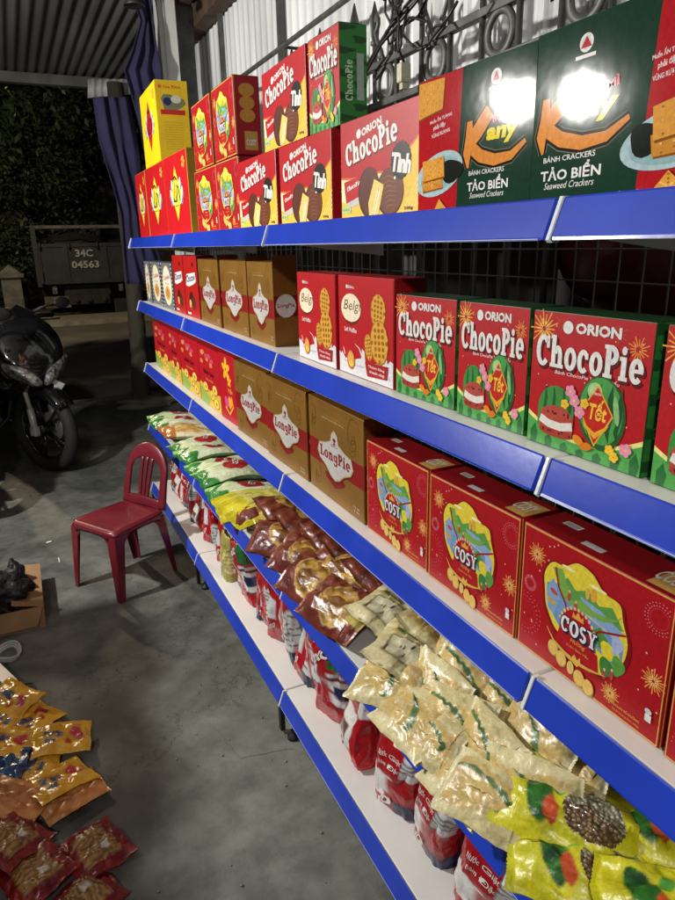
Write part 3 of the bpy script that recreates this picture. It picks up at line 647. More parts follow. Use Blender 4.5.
def choc_red(W, H):
    a = Art(W, H); a.rect(0, 0, 1, 1, hx('ad1a18'))
    a.poly([(.12, .52), (.2, .70), (.84, .74), (.88, .60), (.7, .55), (.3, .50)], WHT); a.text('Chocovi', .17, .56, .66, .12, hx('1f2a5a'), .03, rot=5)
    a.ell(.45, .30, .16, .12, hx('3a1a10'), 16, 20); a.ell(.62, .24, .15, .11, hx('5a2a18'), 16, -20); a.ell(.36, .22, .08, .07, hx('d8b070'), 10)
    a.ell(.7, .86, .07, .04, hx('3a1a10'), 10); a.rect(.1, .04, .35, .07, WHT)
    return a

def carton(name, W, H, D, base, front, mat='card', side=None, top=None, edge=None, dent=0):
    mb = MB(); mb.box(0, D, -W/2, W/2, 0, H, base, 0, bev=.002)
    front.put(mb, lambda u, v, o: (-o, W/2-u, v))
    if side: side.put(mb, lambda u, v, o: (u, -W/2-o, v))
    if top: top.put(mb, lambda u, v, o: (v, W/2-u, H+o))
    # opening flap seam on the near end
    if not side:
        s_ = Art(D, H); s_.line([(.04, .97), (.96, .97)], .006, tuple(c*.4 for c in base)); s_.rect(.3, .1, .7, .3, WHT)
        for k in range(9): s_.rect(.33+k*.04, .12, .35+k*.04, .28, (.02, .02, .02)); s_.k -= 1
        s_.put(mb, lambda u, v, o: (u, -W/2-o, v))
    o = mb.build(name, mat)
    return o

# ------------------------------------------------------------------ 1. SETTING
def sheet(name, x0, x1, y0, y1, z, mat, n=1):
    mb = MB(); mb.face([(x0, y0, z), (x1, y0, z), (x1, y1, z), (x0, y1, z)]); return tag(mb.build(name, mat), kind='structure')
sheet('ground', -150, 150, -60, 300, FL-.14, 'verge')
mb = MB(); mb.box(-14, 14, -9, 6.12, FL-.136, FL); tag(mb.build('floor', 'floor'), kind='structure')
random.seed(3)
mb = MB()
x = -14
while x < 14:
    l = random.uniform(.7, 1.1); j = random.uniform(-.012, .012)
    mb.box(x, x+l-.012, 6.125+j, 6.34+j, FL-.132, FL-.004+random.uniform(-.01, .006), bev=.012); x += l
tag(mb.build('kerb', 'kerb'), kind='structure')
sheet('road', -60, 60, 6.36, 14.6, FL-.12, 'asphalt')
sheet('gutter', -60, 60, 6.2, 7.0, FL-.116, 'verge')
mb = MB(); mb.box(-60, 60, 14.6, 16.0, FL-.13, FL-.02); tag(mb.build('pavement', 'kerb'), kind='structure')
random.seed(14); mb = MB()
for k in range(260):
    x_, y_ = random.uniform(-1.0, .1), random.uniform(.4, 6.0); r_ = random.uniform(.0015, .0045)
    mb.blob((x_, y_, FL+r_*.5), (r_, r_*random.uniform(.6, 1.2), r_*.6), k, .4, 6)
tag(mb.build('grit', 'kerb'), 'scattered grit and dust crumbs on the concrete floor', 'grit', kind='stuff')
def crack(pix, w_, seed):
    rr = random.Random(seed); P = []
    for (u0, v0), (u1, v1) in zip(pix[:-1], pix[1:]):
        for i in range(9):
            t_ = i/9; q = onz(u0+(u1-u0)*t_, v0+(v1-v0)*t_, FL+.0006); P.append((q.x+rr.uniform(-.004, .004), q.y+rr.uniform(-.006, .006)))
    m_ = MB(); n_ = len(P)
    for i in range(n_-1):
        a, b = P[i], P[i+1]; dx, dy = b[0]-a[0], b[1]-a[1]; l = math.hypot(dx, dy); wa = w_*rr.uniform(.4, 1.2)
        m_.face([(a[0]-dy/l*wa, a[1]+dx/l*wa, FL+.0006), (a[0]+dy/l*wa, a[1]-dx/l*wa, FL+.0006), (b[0]+dy/l*wa, b[1]-dx/l*wa, FL+.0006), (b[0]-dy/l*wa, b[1]+dx/l*wa, FL+.0006)])
    tag(m_.build('floor_crack', 'dark', None, True), kind='structure')
crack([(215, 728), (240, 758), (300, 746)], .0008, 1)
crack([(-20, 545), (60, 520), (130, 515), (190, 500)], .001, 2)
# roof over the shop front
mb = MB(); xs = [-4.2+i*.0076 for i in range(int(4.9/.0076))]
vs = []; zt = lambda y: 1.36+(.0 if y > 3 else .0)
for y in (-3.2, 6.25):
    for x in xs: vs.append((x, y, 1.370+.008*math.sin(x*2*PI/.076)+(.004 if (x+9) % .76 < .38 else 0)))
n = len(xs); mb.idx(vs, [(i, i+1, n+i+1, n+i) for i in range(n-1)])
roof = tag(mb.build('canopy_roof', 'roof'), 'dull corrugated metal sheet roof over the shop front', 'roof')
mb = MB()
mb.box(-4.2, .62, 6.05, 6.13, 1.275, 1.352); mb.build('edge_beam', 'pillar', roof)
for yy in (3.25, .4, -2.4):
    mb = MB(); mb.box(-4.2, .62, yy, yy+.07, 1.28, 1.352); mb.build('purlin', 'truckdark', roof)

# corrugated side wall
mb = MB(); ys = [-2.6+i*.0095 for i in range(int(6.5/.0095))]; vs = []
for z in (-.02, 1.18):
    for y in ys:
        k = (y*1.0) % .076/.076; pr_ = .011*(1 if k < .32 else (1-(k-.32)/.14 if k < .46 else (0 if k < .86 else (k-.86)/.14)))
        vs.append((.62-pr_+(.004 if (y % .8) < .4 else 0), y, z))
n = len(ys); mb.idx(vs, [(i, n+i, n+i+1, i+1) for i in range(n-1)], sm=False)
wall = tag(mb.build('corrugated_wall', 'corrwall'), 'pale galvanised corrugated sheet wall behind the shelves', 'wall')
mb = MB()
for yy in (.55, 2.35, 3.2): mb.box(.575, .600, yy, yy+.022, .2, 1.18)
mb.build('wall_stud', 'iron', wall)
mb = MB()
for zz in (.55,): mb.box(.578, .603, -2.6, 3.85, zz, zz+.02)
mb = MB(); mb.box(.52, .60, -2.6, 4.0, 1.10, 1.20); mb.box(.44, .50, -2.6, 4.0, 1.20, 1.26)
for k in range(9): mb.box(.30, .60, -2+.7*k, -2+.7*k+.05, 1.265, 1.32)
mb.build('timber_rafter', 'timber', wall)
# block wall and dark store room behind the lower shelves
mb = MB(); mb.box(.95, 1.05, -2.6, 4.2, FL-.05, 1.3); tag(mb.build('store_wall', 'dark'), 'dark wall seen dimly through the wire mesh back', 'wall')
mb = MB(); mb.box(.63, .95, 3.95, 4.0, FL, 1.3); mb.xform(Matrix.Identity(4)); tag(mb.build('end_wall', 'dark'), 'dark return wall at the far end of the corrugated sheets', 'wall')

# posts at the far end
mb = MB(); mb.box(.31, .405, 3.40, 3.50, FL, 1.36, bev=.004); mb.box(.335, .342, 3.394, 3.40, FL, 1.36)
o = tag(mb.build('steel_post', 'steelpost'), 'pale grey square steel post behind the tall yellow box', 'post')
mb = MB(); mb.box(.43, .52, 3.5, 3.58, FL, 1.36); mb.box(.415, .43, 3.47, 3.5, .9, 1.36)
tag(mb.build('dark_post', 'iron'), 'black post beside the pale steel post at the wall corner', 'post')
# rough trunk post carrying the canopy
mb = MB(); rings = []; n = 18; vs = []
pts = [ony(138, 404, 5.8), ony(139, 330, 5.8), ony(140, 250, 5.8), ony(140, 150, 5.8), ony(137, 100, 5.8)]
for k in range(26):
    t = k/25; z = FL+t*(1.27-FL); cx = .365+.075*t+.012*math.sin(5*t); cy = 5.8
    for j in range(n):
        a = 2*PI*j/n; r = (.078-.012*t)*(1+.12*noise.noise(Vector((math.cos(a)*2, math.sin(a)*2, z*3)))+.35*max(0, .12-t)*3)
        vs.append((cx+r*math.cos(a), cy+r*math.sin(a), z))
mb.idx(vs, [(i*n+k, i*n+(k+1) % n, (i+1)*n+(k+1) % n, (i+1)*n+k) for i in range(25) for k in range(n)])
tag(mb.build('wooden_post', 'trunk'), 'rough trunk-like wooden post holding up the canopy by the road', 'post')
mb = MB(); mb.blob((.42, 5.72, FL+.03), (.28, .16, .05), 3, .5); tag(mb.build('rubble_heap', 'kerb'), 'small heap of rubble at the foot of the wooden post', 'rubble')

# curtains: cloth between two edge polylines
def cloth(name, L, Rr, y, folds, seed, label, thick=.004, nz=26, nx=48, amp=.010):
    def interp(P, t):
        t *= len(P)-1; i = min(int(t), len(P)-2); f = t-i; f = f*f*(3-2*f)*.5+f*.5
        return (P[i][0]+(P[i+1][0]-P[i][0])*f, P[i][1]+(P[i+1][1]-P[i][1])*f)
    mb = MB(); vs = []
    for j in range(nz+1):
        a = interp(L, j/nz); b = interp(Rr, j/nz)
        for i in range(nx+1):
            t = i/nx; u = a[0]+(b[0]-a[0])*t; v = a[1]+(b[1]-a[1])*t
            p = ony(u, v, y); d = amp*math.sin(folds*2*PI*t+2.2*noise.noise(Vector((t*2, j*.12, seed))))+.03*noise.noise(Vector((t*3, j*.2, seed+5)))
            vs.append((p.x, p.y+d, p.z))
    m = nx+1
    fs = [(j*m+i, (j+1)*m+i, (j+1)*m+i+1, j*m+i+1) for j in range(nz) for i in range(nx)]
    mb.idx(vs, fs); o = mb.build(name, 'purple')
    sm = o.modifiers.new('thickness', 'SOLIDIFY'); sm.thickness = thick
    return tag(o, label, 'curtain', 'purple cloth curtains tied up at the far post')
cloth('curtain', [(128, -8), (141, 22), (133, 50), (125, 70), (131, 95), (141, 130), (146, 160)], [(150, -8), (152, 22), (157, 50), (160, 70), (162, 95), (163, 130), (163, 160)], 3.34, 2.6, 1, 'upper purple cloth bunched beside the pale steel post under the roof')
cloth('curtain', [(93, 97), (99, 140), (111, 180), (121, 215), (124, 250), (127, 284)], [(129, 97), (138, 140), (142, 180), (148, 215), (158, 250), (170, 284)], 3.62, 3.2, 7, 'lower dark purple cloth drooping behind the end of the top shelf')
# translucent offcut of roofing below the beam
mb = MB(); vs = []
for zz in (0, 1):
    for i in range(25):
        p = ony(88+i*1.8, 79 if zz else 98-.15*i, 5.9); vs.append((p.x, p.y+.012*math.sin(i*1.6), p.z))
mb.idx(vs, [(i, i+1, 25+i+1, 25+i) for i in range(24)]); o = mb.build('roofing_offcut', 'steelpost'); o.modifiers.new('t', 'SOLIDIFY').thickness = .003
tag(o, 'short pale corrugated offcut hanging below the canopy beam', 'roofing')
# hanging bell shade
p = ony(134, 6, 3.1); mb = MB()
mb.lathe([(.004, .14), (.006, .06), (.02, .055), (.028, .03), (.05, 0), (.047, -.002), (.024, .027), (.002, .035)], 20, c=(p.x, p.y, p.z)); mb.tube([(p.x, p.y, p.z+.13), (p.x+.01, p.y, 1.36)], .003, 6)
tag(mb.build('bell_lamp_shade', 'blackplastic'), 'small unlit dark bell shade hanging from the roof by the purple cloth', 'lamp')

# ------------------------------------------------------------------ ironwork fence, cables
ir = empty('iron_fence', (.45, 0, FL), 0, 'black wrought iron fence with rings and spear tips in front of the corrugated wall', 'fence')
def loc(mb): return mb.xform(Matrix.Translation((-.45, 0, -FL)))
for zz in (.334, .436): mb = MB(); mb.box(.44, .462, -2.3, 1.98, zz-.009, zz+.009, bev=.002); loc(mb).build('rail', 'iron', ir)
mb = MB(); mb.box(.44, .462, -2.3, 3.9, -1.2, -1.17); loc(mb).build('rail', 'iron', ir)
for k in range(17):
    yc = 1.97-.1257*2*k
    if yc < -2.2: break
    mb = MB(); yr = yc
    mb.tube([(.45, yr+.043*math.cos(2*PI*i/24), .385+.043*math.sin(2*PI*i/24)) for i in range(24)], .0085, 8, closed=True, flat=(1.25, .8))
    # scroll pair above the ring
    for s_ in (-1, 1):
        pts = []
        for i in range(22):
            t = i/21; pts.append((.45, yr+s_*(.012+.05*math.sin(t*PI*.55)), .445+.135*t*(1-.25*t)))
        pts += [(.45, yr+s_*(.062-.022*math.sin(q)), .545+.022*math.cos(q)) for q in [PI*.2*j for j in range(1, 7)]]
        mb.tube(pts, .0065, 6)
        mb.blob((.45, yr+s_*.03, .462), (.009, .012, .018), k, .1, 10)
    loc(mb).build('ring_scroll', 'iron', ir)
for k in range(34):
    yy = 1.97-.063-.1257*k
    if yy < -2.25: break
    mb = MB(); top = .60 if k % 2 else .63
    mb.tube([(.45, yy, FL), (.45, yy, top-.09)], .0075, 6)
    mb.tube([(.45, yy, top-.1), (.45, yy, top-.085), (.45, yy, top-.05), (.45, yy, top)], [.007, .011, .0135, .0015], 8, flat=(.5, 1.2)); mb.lathe([(.002, top-.115), (.013, top-.108), (.013, top-.1), (.002, top-.093)], 10, c=(.45, yy, 0))
    loc(mb).build('spear_bar', 'iron', ir)
# straight conduit along the wall
mb = MB(); mb.tube([(.45, 3.95, .655), (.45, -1.4, .655)], .009, 8); mb.tube([(.45, 2.0, .655), (.60, 2.0, .655)], .006, 6)
tag(mb.build('wall_conduit', 'iron'), 'thin straight grey conduit running along the corrugated wall above the boxes', 'pipe')
# cable tangle and plug
random.seed(11); mb = MB()
for k in range(9):
    p0 = Vector((.40+random.uniform(-.02, .03), .92+random.uniform(-.25, .25), .50+random.uniform(-.03, .10)))
    pts = []; q = p0.copy(); d = Vector((0, -1 if k % 2 else 1, random.uniform(-.3, .6)))
    for i in range(16):
        pts.append(q.copy()); q += d.normalized()*.035; d += Vector((random.uniform(-.4, .4), random.uniform(-.5, .5), random.uniform(-.6, .6)))
        if q.z > .66: d.z -= .8
        if q.z < .42: d.z += .9
        q.x = min(max(q.x, .37), .43)
        if q.y < .55: d.y += 1
        if q.y > 1.1: d.y -= 1
    mb.tube(pts, .0035, 5)
mb.tube([(.40, .8, .55), (.40, 1.1, .49), (.41, 1.32, .40), (.42, 1.40, .33), (.42, 1.42, .24), (.42, 1.38, .19)], .005, 6)
mb.tube([(.40, .8, .56), (.40, 1.15, .46), (.41, 1.36, .36), (.42, 1.44, .30), (.42, 1.43, .22)], .004, 6)
mb.tube([(.39, 1.0, .50), (.39, 1.04, .42), (.40, 1.03, .39)], .004, 6)
cab = tag(mb.build('cable_tangle', 'cable'), 'tangled bundle of thin black cables draped over the iron fence', 'cables')
mb = MB(); mb.box(.385, .415, 1.02, 1.045, .345, .39, (.55, .52, .38), bev=.004); mb.box(.392, .408, 1.025, 1.04, .33, .345, (.5, .48, .36))
mb.build('plug', 'card', cab)

# ------------------------------------------------------------------ shelving rack
rk = empty('shelving_rack', (0, Y[0], FL), 0, 'long white supermarket shelving rack with blue price rails and wire mesh back', 'shelves')
def rloc(mb): return mb.xform(Matrix.Translation((0, -Y[0], -FL)))
LV = [(ZA, -.005, .31), (ZB, .004, .31), (ZC, .006, .31), (ZD, -.006, .31), (ZE, -.027, .33)]
for li, (z, x0, x1) in enumerate(LV):
    for b in range(4):
        ya, yb = Y[b]+.003, Y[b+1]-.003
        j = (.003 if (b+li) % 2 else -.002)
        mb = MB(); mb.box(x0+.006, x1, ya, yb, z-.028, z-.0005, bev=.002); mb.box(x0+.03, x1-.02, ya+.02, yb-.02, z-.034, z-.0285)
        rloc(mb).build('shelf_deck', 'white', rk)
        # slanted price rail
        mb = MB(); P = [(x0+.003, z+.001), (x0+.001, z+.003), (x0-.001, z+.001), (x0-.016+j*.3, z-.040), (x0-.017, z-.043), (x0-.006, z-.043), (x0+.0, z-.036), (x0+.004, z-.006)]
        mb.prism(P, 'XZ', ya+.003, yb-.003); r_ = rloc(mb).build('price_rail', 'blue', rk, True)
        mb = MB(); P = [(x0+.008, z+.0035), (x0-.003, z+.0035), (x0-.020, z-.043), (x0-.017, z-.046), (x0-.004, z-.046)]
        mb.prism(P, 'XZ', yb-.006, yb-.001); rloc(mb).build('end_cap', 'cap', r_, True)
        mb = MB(); mb.box(x0-.0165, x0-.012, ya+.01, yb-.01, z-.0435, z-.0415); rloc(mb).build('rail_lip', 'cap', r_)
    # bracket arms at the posts
    for b in range(5):
        mb = MB(); mb.prism([(x0+.03, z-.032), (x1, z-.032), (x1, z-.075), (x0+.08, z-.045)], 'XZ', Y[b]-.0025, Y[b]+.0025)
        rloc(mb).build('bracket', 'white', rk, True)
for b in range(5):
    mb = MB(); mb.box(.335, .365, Y[b]-.015, Y[b]+.015, FL+.03, .09); rloc(mb).build('upright', 'iron', rk)
    mb = MB(); mb.box(-.036, -.022, Y[b]+.012, Y[b]+.030, FL+.01, ZE-.045); mb.lathe([(.001, FL), (.018, FL+.001), (.018, FL+.012), (.006, FL+.016), (.006, FL+.03)], 12, c=(-.01, Y[b]-.02, 0)); mb.box(.03, .33, Y[b]-.01, Y[b]+.01, ZE-.075, ZE-.036)
    rloc(mb).build('foot', 'blackplastic', rk)
for b in range(4):
    mb = MB(); y = Y[b]+.02
    while y < Y[b+1]-.02: mb.tube([(.335, y, ZE), (.335, y, .02)], .0021, 4); y += .05
    z = ZE+.02
    while z < .01: mb.tube([(.332, Y[b]+.01, z), (.332, Y[b+1]-.01, z)], .0016, 4); z += .053
    rloc(mb).build('mesh_panel', 'wire', rk)

# things stored behind the mesh
mb = MB(); mb.lathe([(.001, 0), (.10, 0), (.15, .09), (.165, .10), (.165, .094), (.153, .085), (.103, -.006)], 30, 'X', (.40, .33, -.05)); tag(mb.build('plastic_basin', 'redplastic'), 'red plastic basin behind the mesh below the crackers', 'basin')
random.seed(5)
for k, (yy, zz, h, c) in enumerate([(.75, -.28, .16, 'steelpost'), (1.0, -.28, .2, 'pillar'), (1.62, -.2, .15, 'steelpost')]):
    mb = MB(); mb.tube([(.72, yy, FL), (.72, yy, zz+h)], .018, 8); tag(mb.build('pipe_offcut', c), ['short grey pipe upright behind the mesh, nearest the camera', 'dull plaster coloured pipe standing in the middle behind the mesh', 'grey pipe standing farthest back behind the mesh'][k], 'pipe', 'pipes stored behind the mesh')

# ------------------------------------------------------------------ 2. BOXED GOODS
ORD = {}
def place(proto, lst, z, x, group, cat, labels, rz=None, firstused=[]):
    out = []
    for i, (ya, yb) in enumerate(lst):
        if proto.get('used'): o = proto.copy(); COLL.objects.link(o)
        else: o = proto; proto['used'] = 1
        yc = (ya+yb)/2; W0 = proto['W0']
        o.location = (x+.009+random.uniform(-.002, .002), yc, z); s_ = abs(ya-yb)/W0
        o.scale = (1, s_*.985, 1)
        o.rotation_euler = (0, 0, (rz[i] if rz else math.radians(random.uniform(-1.6, 1.6))))
        tag(o, labels[i], cat, group); out.append(o)
    return out
def mk(name, W, H, D, base, art, **k):
    o = carton(name, W, H, D, base, art, **k); o['W0'] = W; o['label'] = 'x'; return o

random.seed(21)
# watermelon boxes
sideg = Art(.06, .178); sideg.rect(0, 0, 1, 1, hx('2f7a35'))
for k in range(9): sideg.ell(.2+.6*(k % 2), .08+k*.11, .35, .035, hx('1d4a24'), 12, wob=.3)
sideg.text('ChocoPie', .22, .40, .42/1, .30*.0+.05, WHT)
sideg.e.pop()
_t = Art(.06, .178)
V, F = serif_mesh('ChocoPie')
mx_ = max(p[0] for p in V); sideg.k += 1
sideg.e.append(([(.20+(1-p[1])*.26+0, .25+p[0]/mx_*.40) for p in V], F, hx('b8d0b0'), sideg.k))
sideg.rect(.62, .26, .88, .72, hx('9aa89a'))
topg = Art(.19, .06); topg.rect(0, 0, 1, 1, hx('1c4422'))
for k in range(12): topg.ell(.04+k*.085, .5, .03, .45, hx('1a4522'), 10, wob=.3)
tet = mk('snack_box', .19, .178, .06, hx('1d4a24'), choco_tet(.19, .178), side=sideg, top=topg)
GT = 'red boxes with watermelon picture'
place(tet, [(.082, -.112), (.252, .092), (.443, .264), (-.122, -.31)], ZB, .034, GT, 'snack box',
      ['large red watermelon box right of the rail joint on the second shelf', 'red watermelon box just left of the rail joint on the second shelf', 'red watermelon box beside the red waffle box', 'red watermelon box cut off by the right edge of the photo'], rz=[math.radians(a) for a in (1, 1.5, 2.5, 0)])
place(tet, [(.825, .677)], ZA+.179, .04, GT, 'snack box', ['watermelon box with green end stacked on top of the uppermost shelf row'])
# biscuit boxes with cream seal
sr = Art(.06, .178); sr.rect(0, 0, 1, 1, hx('8e1018')); sr.k += 1
sr.e.append(([(.35+(1-p[1])*.26, .3+p[0]/mx_*.42) for p in V], F, hx('d8b0a8'), sr.k))
tinh = mk('snack_box', .30, .178, .06, hx('a31018'), choco_tinh(.30, .178), side=sr)
GT = 'red and cream chocolate cake boxes'
place(tinh, [(.668, .372), (1.012, .70), (1.335, 1.018)], ZA, .032, GT, 'snack box',
      ['chocolate cake box left of the green cracker cartons on the top shelf', 'chocolate cake box under the watermelon box on the top shelf', 'chocolate cake box in the bottom row beside the small orange-red boxes'])
place(tinh, [(1.13, .83)], ZA+.179, .038, GT, 'snack box', ['chocolate cake box stacked in the upper row beside the watermelon box'])
# cookie hampers
topc = Art(.25, .075); topc.rect(0, 0, 1, 1, hx('8a0d16')); topc.rect(.12, .55, .24, .72, WHT); topc.rect(.36, .2, .5, .36, hx('c8c8c8'))
for k in range(10): topc.rect(.13+k*.010, .57, .135+k*.010, .70, (.05, .05, .05)); topc.k -= 1
topc.rect(.80, .1, .98, .8, hx('c49a50')); topc.text('COSY', .78, .3, .16, .4, WHT, .02)
sc_ = Art(.075, .2); sc_.rect(0, 0, 1, 1, hx('9a1220')); sc_.line([(.04, 0), (.04, 1)], .01, GOLD)
for yy in (.82, .66, .5): sc_.ell(.5, yy, .3, .085, hx('c8903a'), 18)
sc_.rect(.35, .06, .85, .3, hx('c49a50')); sc_.text('COSY', .4, .12, .4, .08, WHT, .03)
cs = mk('cookie_box', .25, .2, .075, hx('9a0f1a'), cosy(.25, .2), side=sc_, top=topc)
GT = 'red cookie boxes with fireworks and a landscape picture'
place(cs, [(.079, -.182), (.322, .082), (.565, .328), (-.188, -.44)], ZC, .034, GT, 'cookie box',
      ['largest red cookie box with landscape picture on the third shelf right of the joint', 'middle red cookie box with landscape picture on the third shelf', 'red cookie box with landscape picture beside the brown gold boxes', 'red cookie box cut off by the right edge of the photo on the third shelf'], rz=[0, math.radians(1), math.radians(.5), 0])
place(cs, [(1.568, 1.345), (1.84, 1.572)], ZA, .034, GT, 'cookie box', ['lower cookie box touching the chocolate cake box on the top shelf', 'lower cookie box beside the red and yellow diamond boxes on the top shelf'])
place(cs, [(1.562, 1.335), (1.83, 1.578)], ZA+.2015, .036, GT, 'cookie box', ['upper cookie box with its red end showing, stacked on the top shelf', 'upper cookie box stacked at the left of its pair, next to the yellow box'])
# brown gold cakes
sl = Art(.07, .24); sl.rect(0, 0, 1, 1, hx('8a5a20')); sl.rect(0, .33, 1, .56, hx('7d1a18')); sl.ell(.5, .45, .42, .13, WHT, 14); sl.text('LongPie', .16, .42, .7, .06, hx('a31a22'), .02)
lp = mk('cake_box', .29, .236, .07, hx('83591f'), longpie(.29, .236), side=sl, mat='gold')
GT = 'brown gold cake boxes with red band'
place(lp, [(.883, .575), (1.185, .89), (1.49, 1.19)], ZC, .032, GT, 'cake box',
      ['nearest brown gold box on the third shelf, beside the red cookie box', 'middle brown gold box of three on the third shelf', 'farthest brown gold box on the third shelf, beside the pink flower boxes'])
lp2 = mk('cake_box', .28, .222, .07, hx('83591f'), longpie(.28, .222), side=sl, mat='gold')
place(lp2, [(1.312, 1.095), (1.598, 1.318), (1.902, 1.604)], ZB, .034, GT, 'cake box',
      ['brown gold box with orange end on the second shelf beside the waffle boxes', 'middle brown gold box of three on the second shelf', 'farthest brown gold box on the second shelf, beside the plain red box'])
# waffles
bg_ = mk('waffle_box', .24, .203, .07, hx('9a1018'), belgi(.24, .203))
place(bg_, [(.698, .452), (.930, .702)], ZB, .033, 'red waffle boxes with a milk splash', 'waffle box',
      ['red waffle box with milk splash, right one beside the watermelon box', 'red waffle box with milk splash, left one beside the brown gold box'])
# seaweed crackers
ck = mk('cracker_carton', .258, .192, .07, hx('1d3a2c'), cracker(.258, .192, 'L'), mat='gloss')
place(ck, [(.368, .110)], ZA, .031, 'dark green cracker cartons', 'cracker box', ['dark green cracker carton with its red biscuit panel on the left'], rz=[math.radians(3.4)])
ck2 = mk('cracker_carton', .40, .192, .07, hx('1d3a2c'), cracker(.40, .192, 'R'), mat='gloss')
place(ck2, [(.108, -.29)], ZA, .030, 'dark green cracker cartons', 'cracker box', ['large dark green cracker carton with its red biscuit panel on the right edge'], rz=[0])
# diamond boxes
sg = Art(.12, .3); sg.rect(0, 0, 1, 1, hx('b08a2a')); sg.rect(.15, .6, .8, .9, hx('a03a20'))
dm = mk('gift_box', .40, .295, .10, hx('b08a2a'), an_red(.40, .295))
place(dm, [(2.33, 1.945), (2.74, 2.34), (3.01, 2.75)], ZA, .034, 'red gift boxes with a yellow diamond', 'gift box',
      ['red gift box with yellow diamond nearest the cookie boxes', 'middle red gift box with yellow diamond under the yellow box', 'red gift box with yellow diamond at the far end of the top shelf'])
sy = Art(.13, .3); sy.rect(0, 0, 1, 1, hx('c9a41c')); sy.ell(.5, .72, .36, .11, hx('6a6a50'), 14, wob=.2); sy.ell(.35, .74, .13, .05, NAVY, 12); sy.ell(.62, .77, .16, .05, hx('b8b8a8'), 12); sy.rect(.12, .58, .88, .64, hx('a81e1a')); sy.ell(.15, .92, .06, .025, hx('c04a1a'), 8); sy.text('Gia Đình', .25, .90, .55, .04, hx('a83a1a'), .02)
for k in range(12): sy.rect(.2, .15+k*.03, .8, .157+k*.03, hx('a8861a')); sy.k -= 1
yb_ = mk('gift_box', .40, .30, .13, hx('c9a41c'), an_red(.40, .30, True), side=sy)
place(yb_, [(2.76, 2.375)], ZA+.296, .04, 'yellow gift box', 'gift box', ['tall bright yellow box with red diamond on top of the red gift boxes'])
del yb_['group']
# chocolate and silver boxes
cr_ = mk('chocolate_box', .2, .232, .07, hx('8d1614'), choc_red(.2, .232))
place(cr_, [(2.125, 1.925), (2.33, 2.13)], ZB, .034, 'plain red chocolate boxes', 'chocolate box', ['dark red chocolate box touching the brown gold boxes on the second shelf', 'lighter red chocolate box touching the silver oval boxes on the second shelf'])
sv = mk('cookie_tin', .27, .20, .07, hx('50535a'), silver_box(.27, .20))
place(sv, [(2.60, 2.36), (2.86, 2.62), (3.02, 2.87)], ZB, .036, 'silver boxes with cream ovals', 'cookie box', ['silver box with cream oval nearest the red chocolate boxes', 'middle silver box with cream oval on the second shelf', 'silver box with cream oval at the far end of the second shelf'])
f1 = mk('biscuit_box', .32, .228, .06, hx('9a0f1c'), flower_box(.32, .228, 1)); f2 = mk('biscuit_box', .17, .235, .06, hx('9a0f1c'), flower_box(.17, .235, 2))
place(f2, [(1.69, 1.51)], ZC, .032, 'red flower biscuit boxes', 'biscuit box', ['narrow red box with big yellow blossom beside the brown gold boxes'])
place(f1, [(2.0, 1.70), (2.325, 2.01), (2.56, 2.335), (2.93, 2.57)], ZC, .034, 'red flower biscuit boxes', 'biscuit box',
      ['red box with pink flowers and biscuits next to the yellow blossom box', 'second red pink-flower box counted away from the yellow blossom box', 'red pink-flower box next to the last one at the far end', 'red pink-flower box at the far end of the third shelf'])

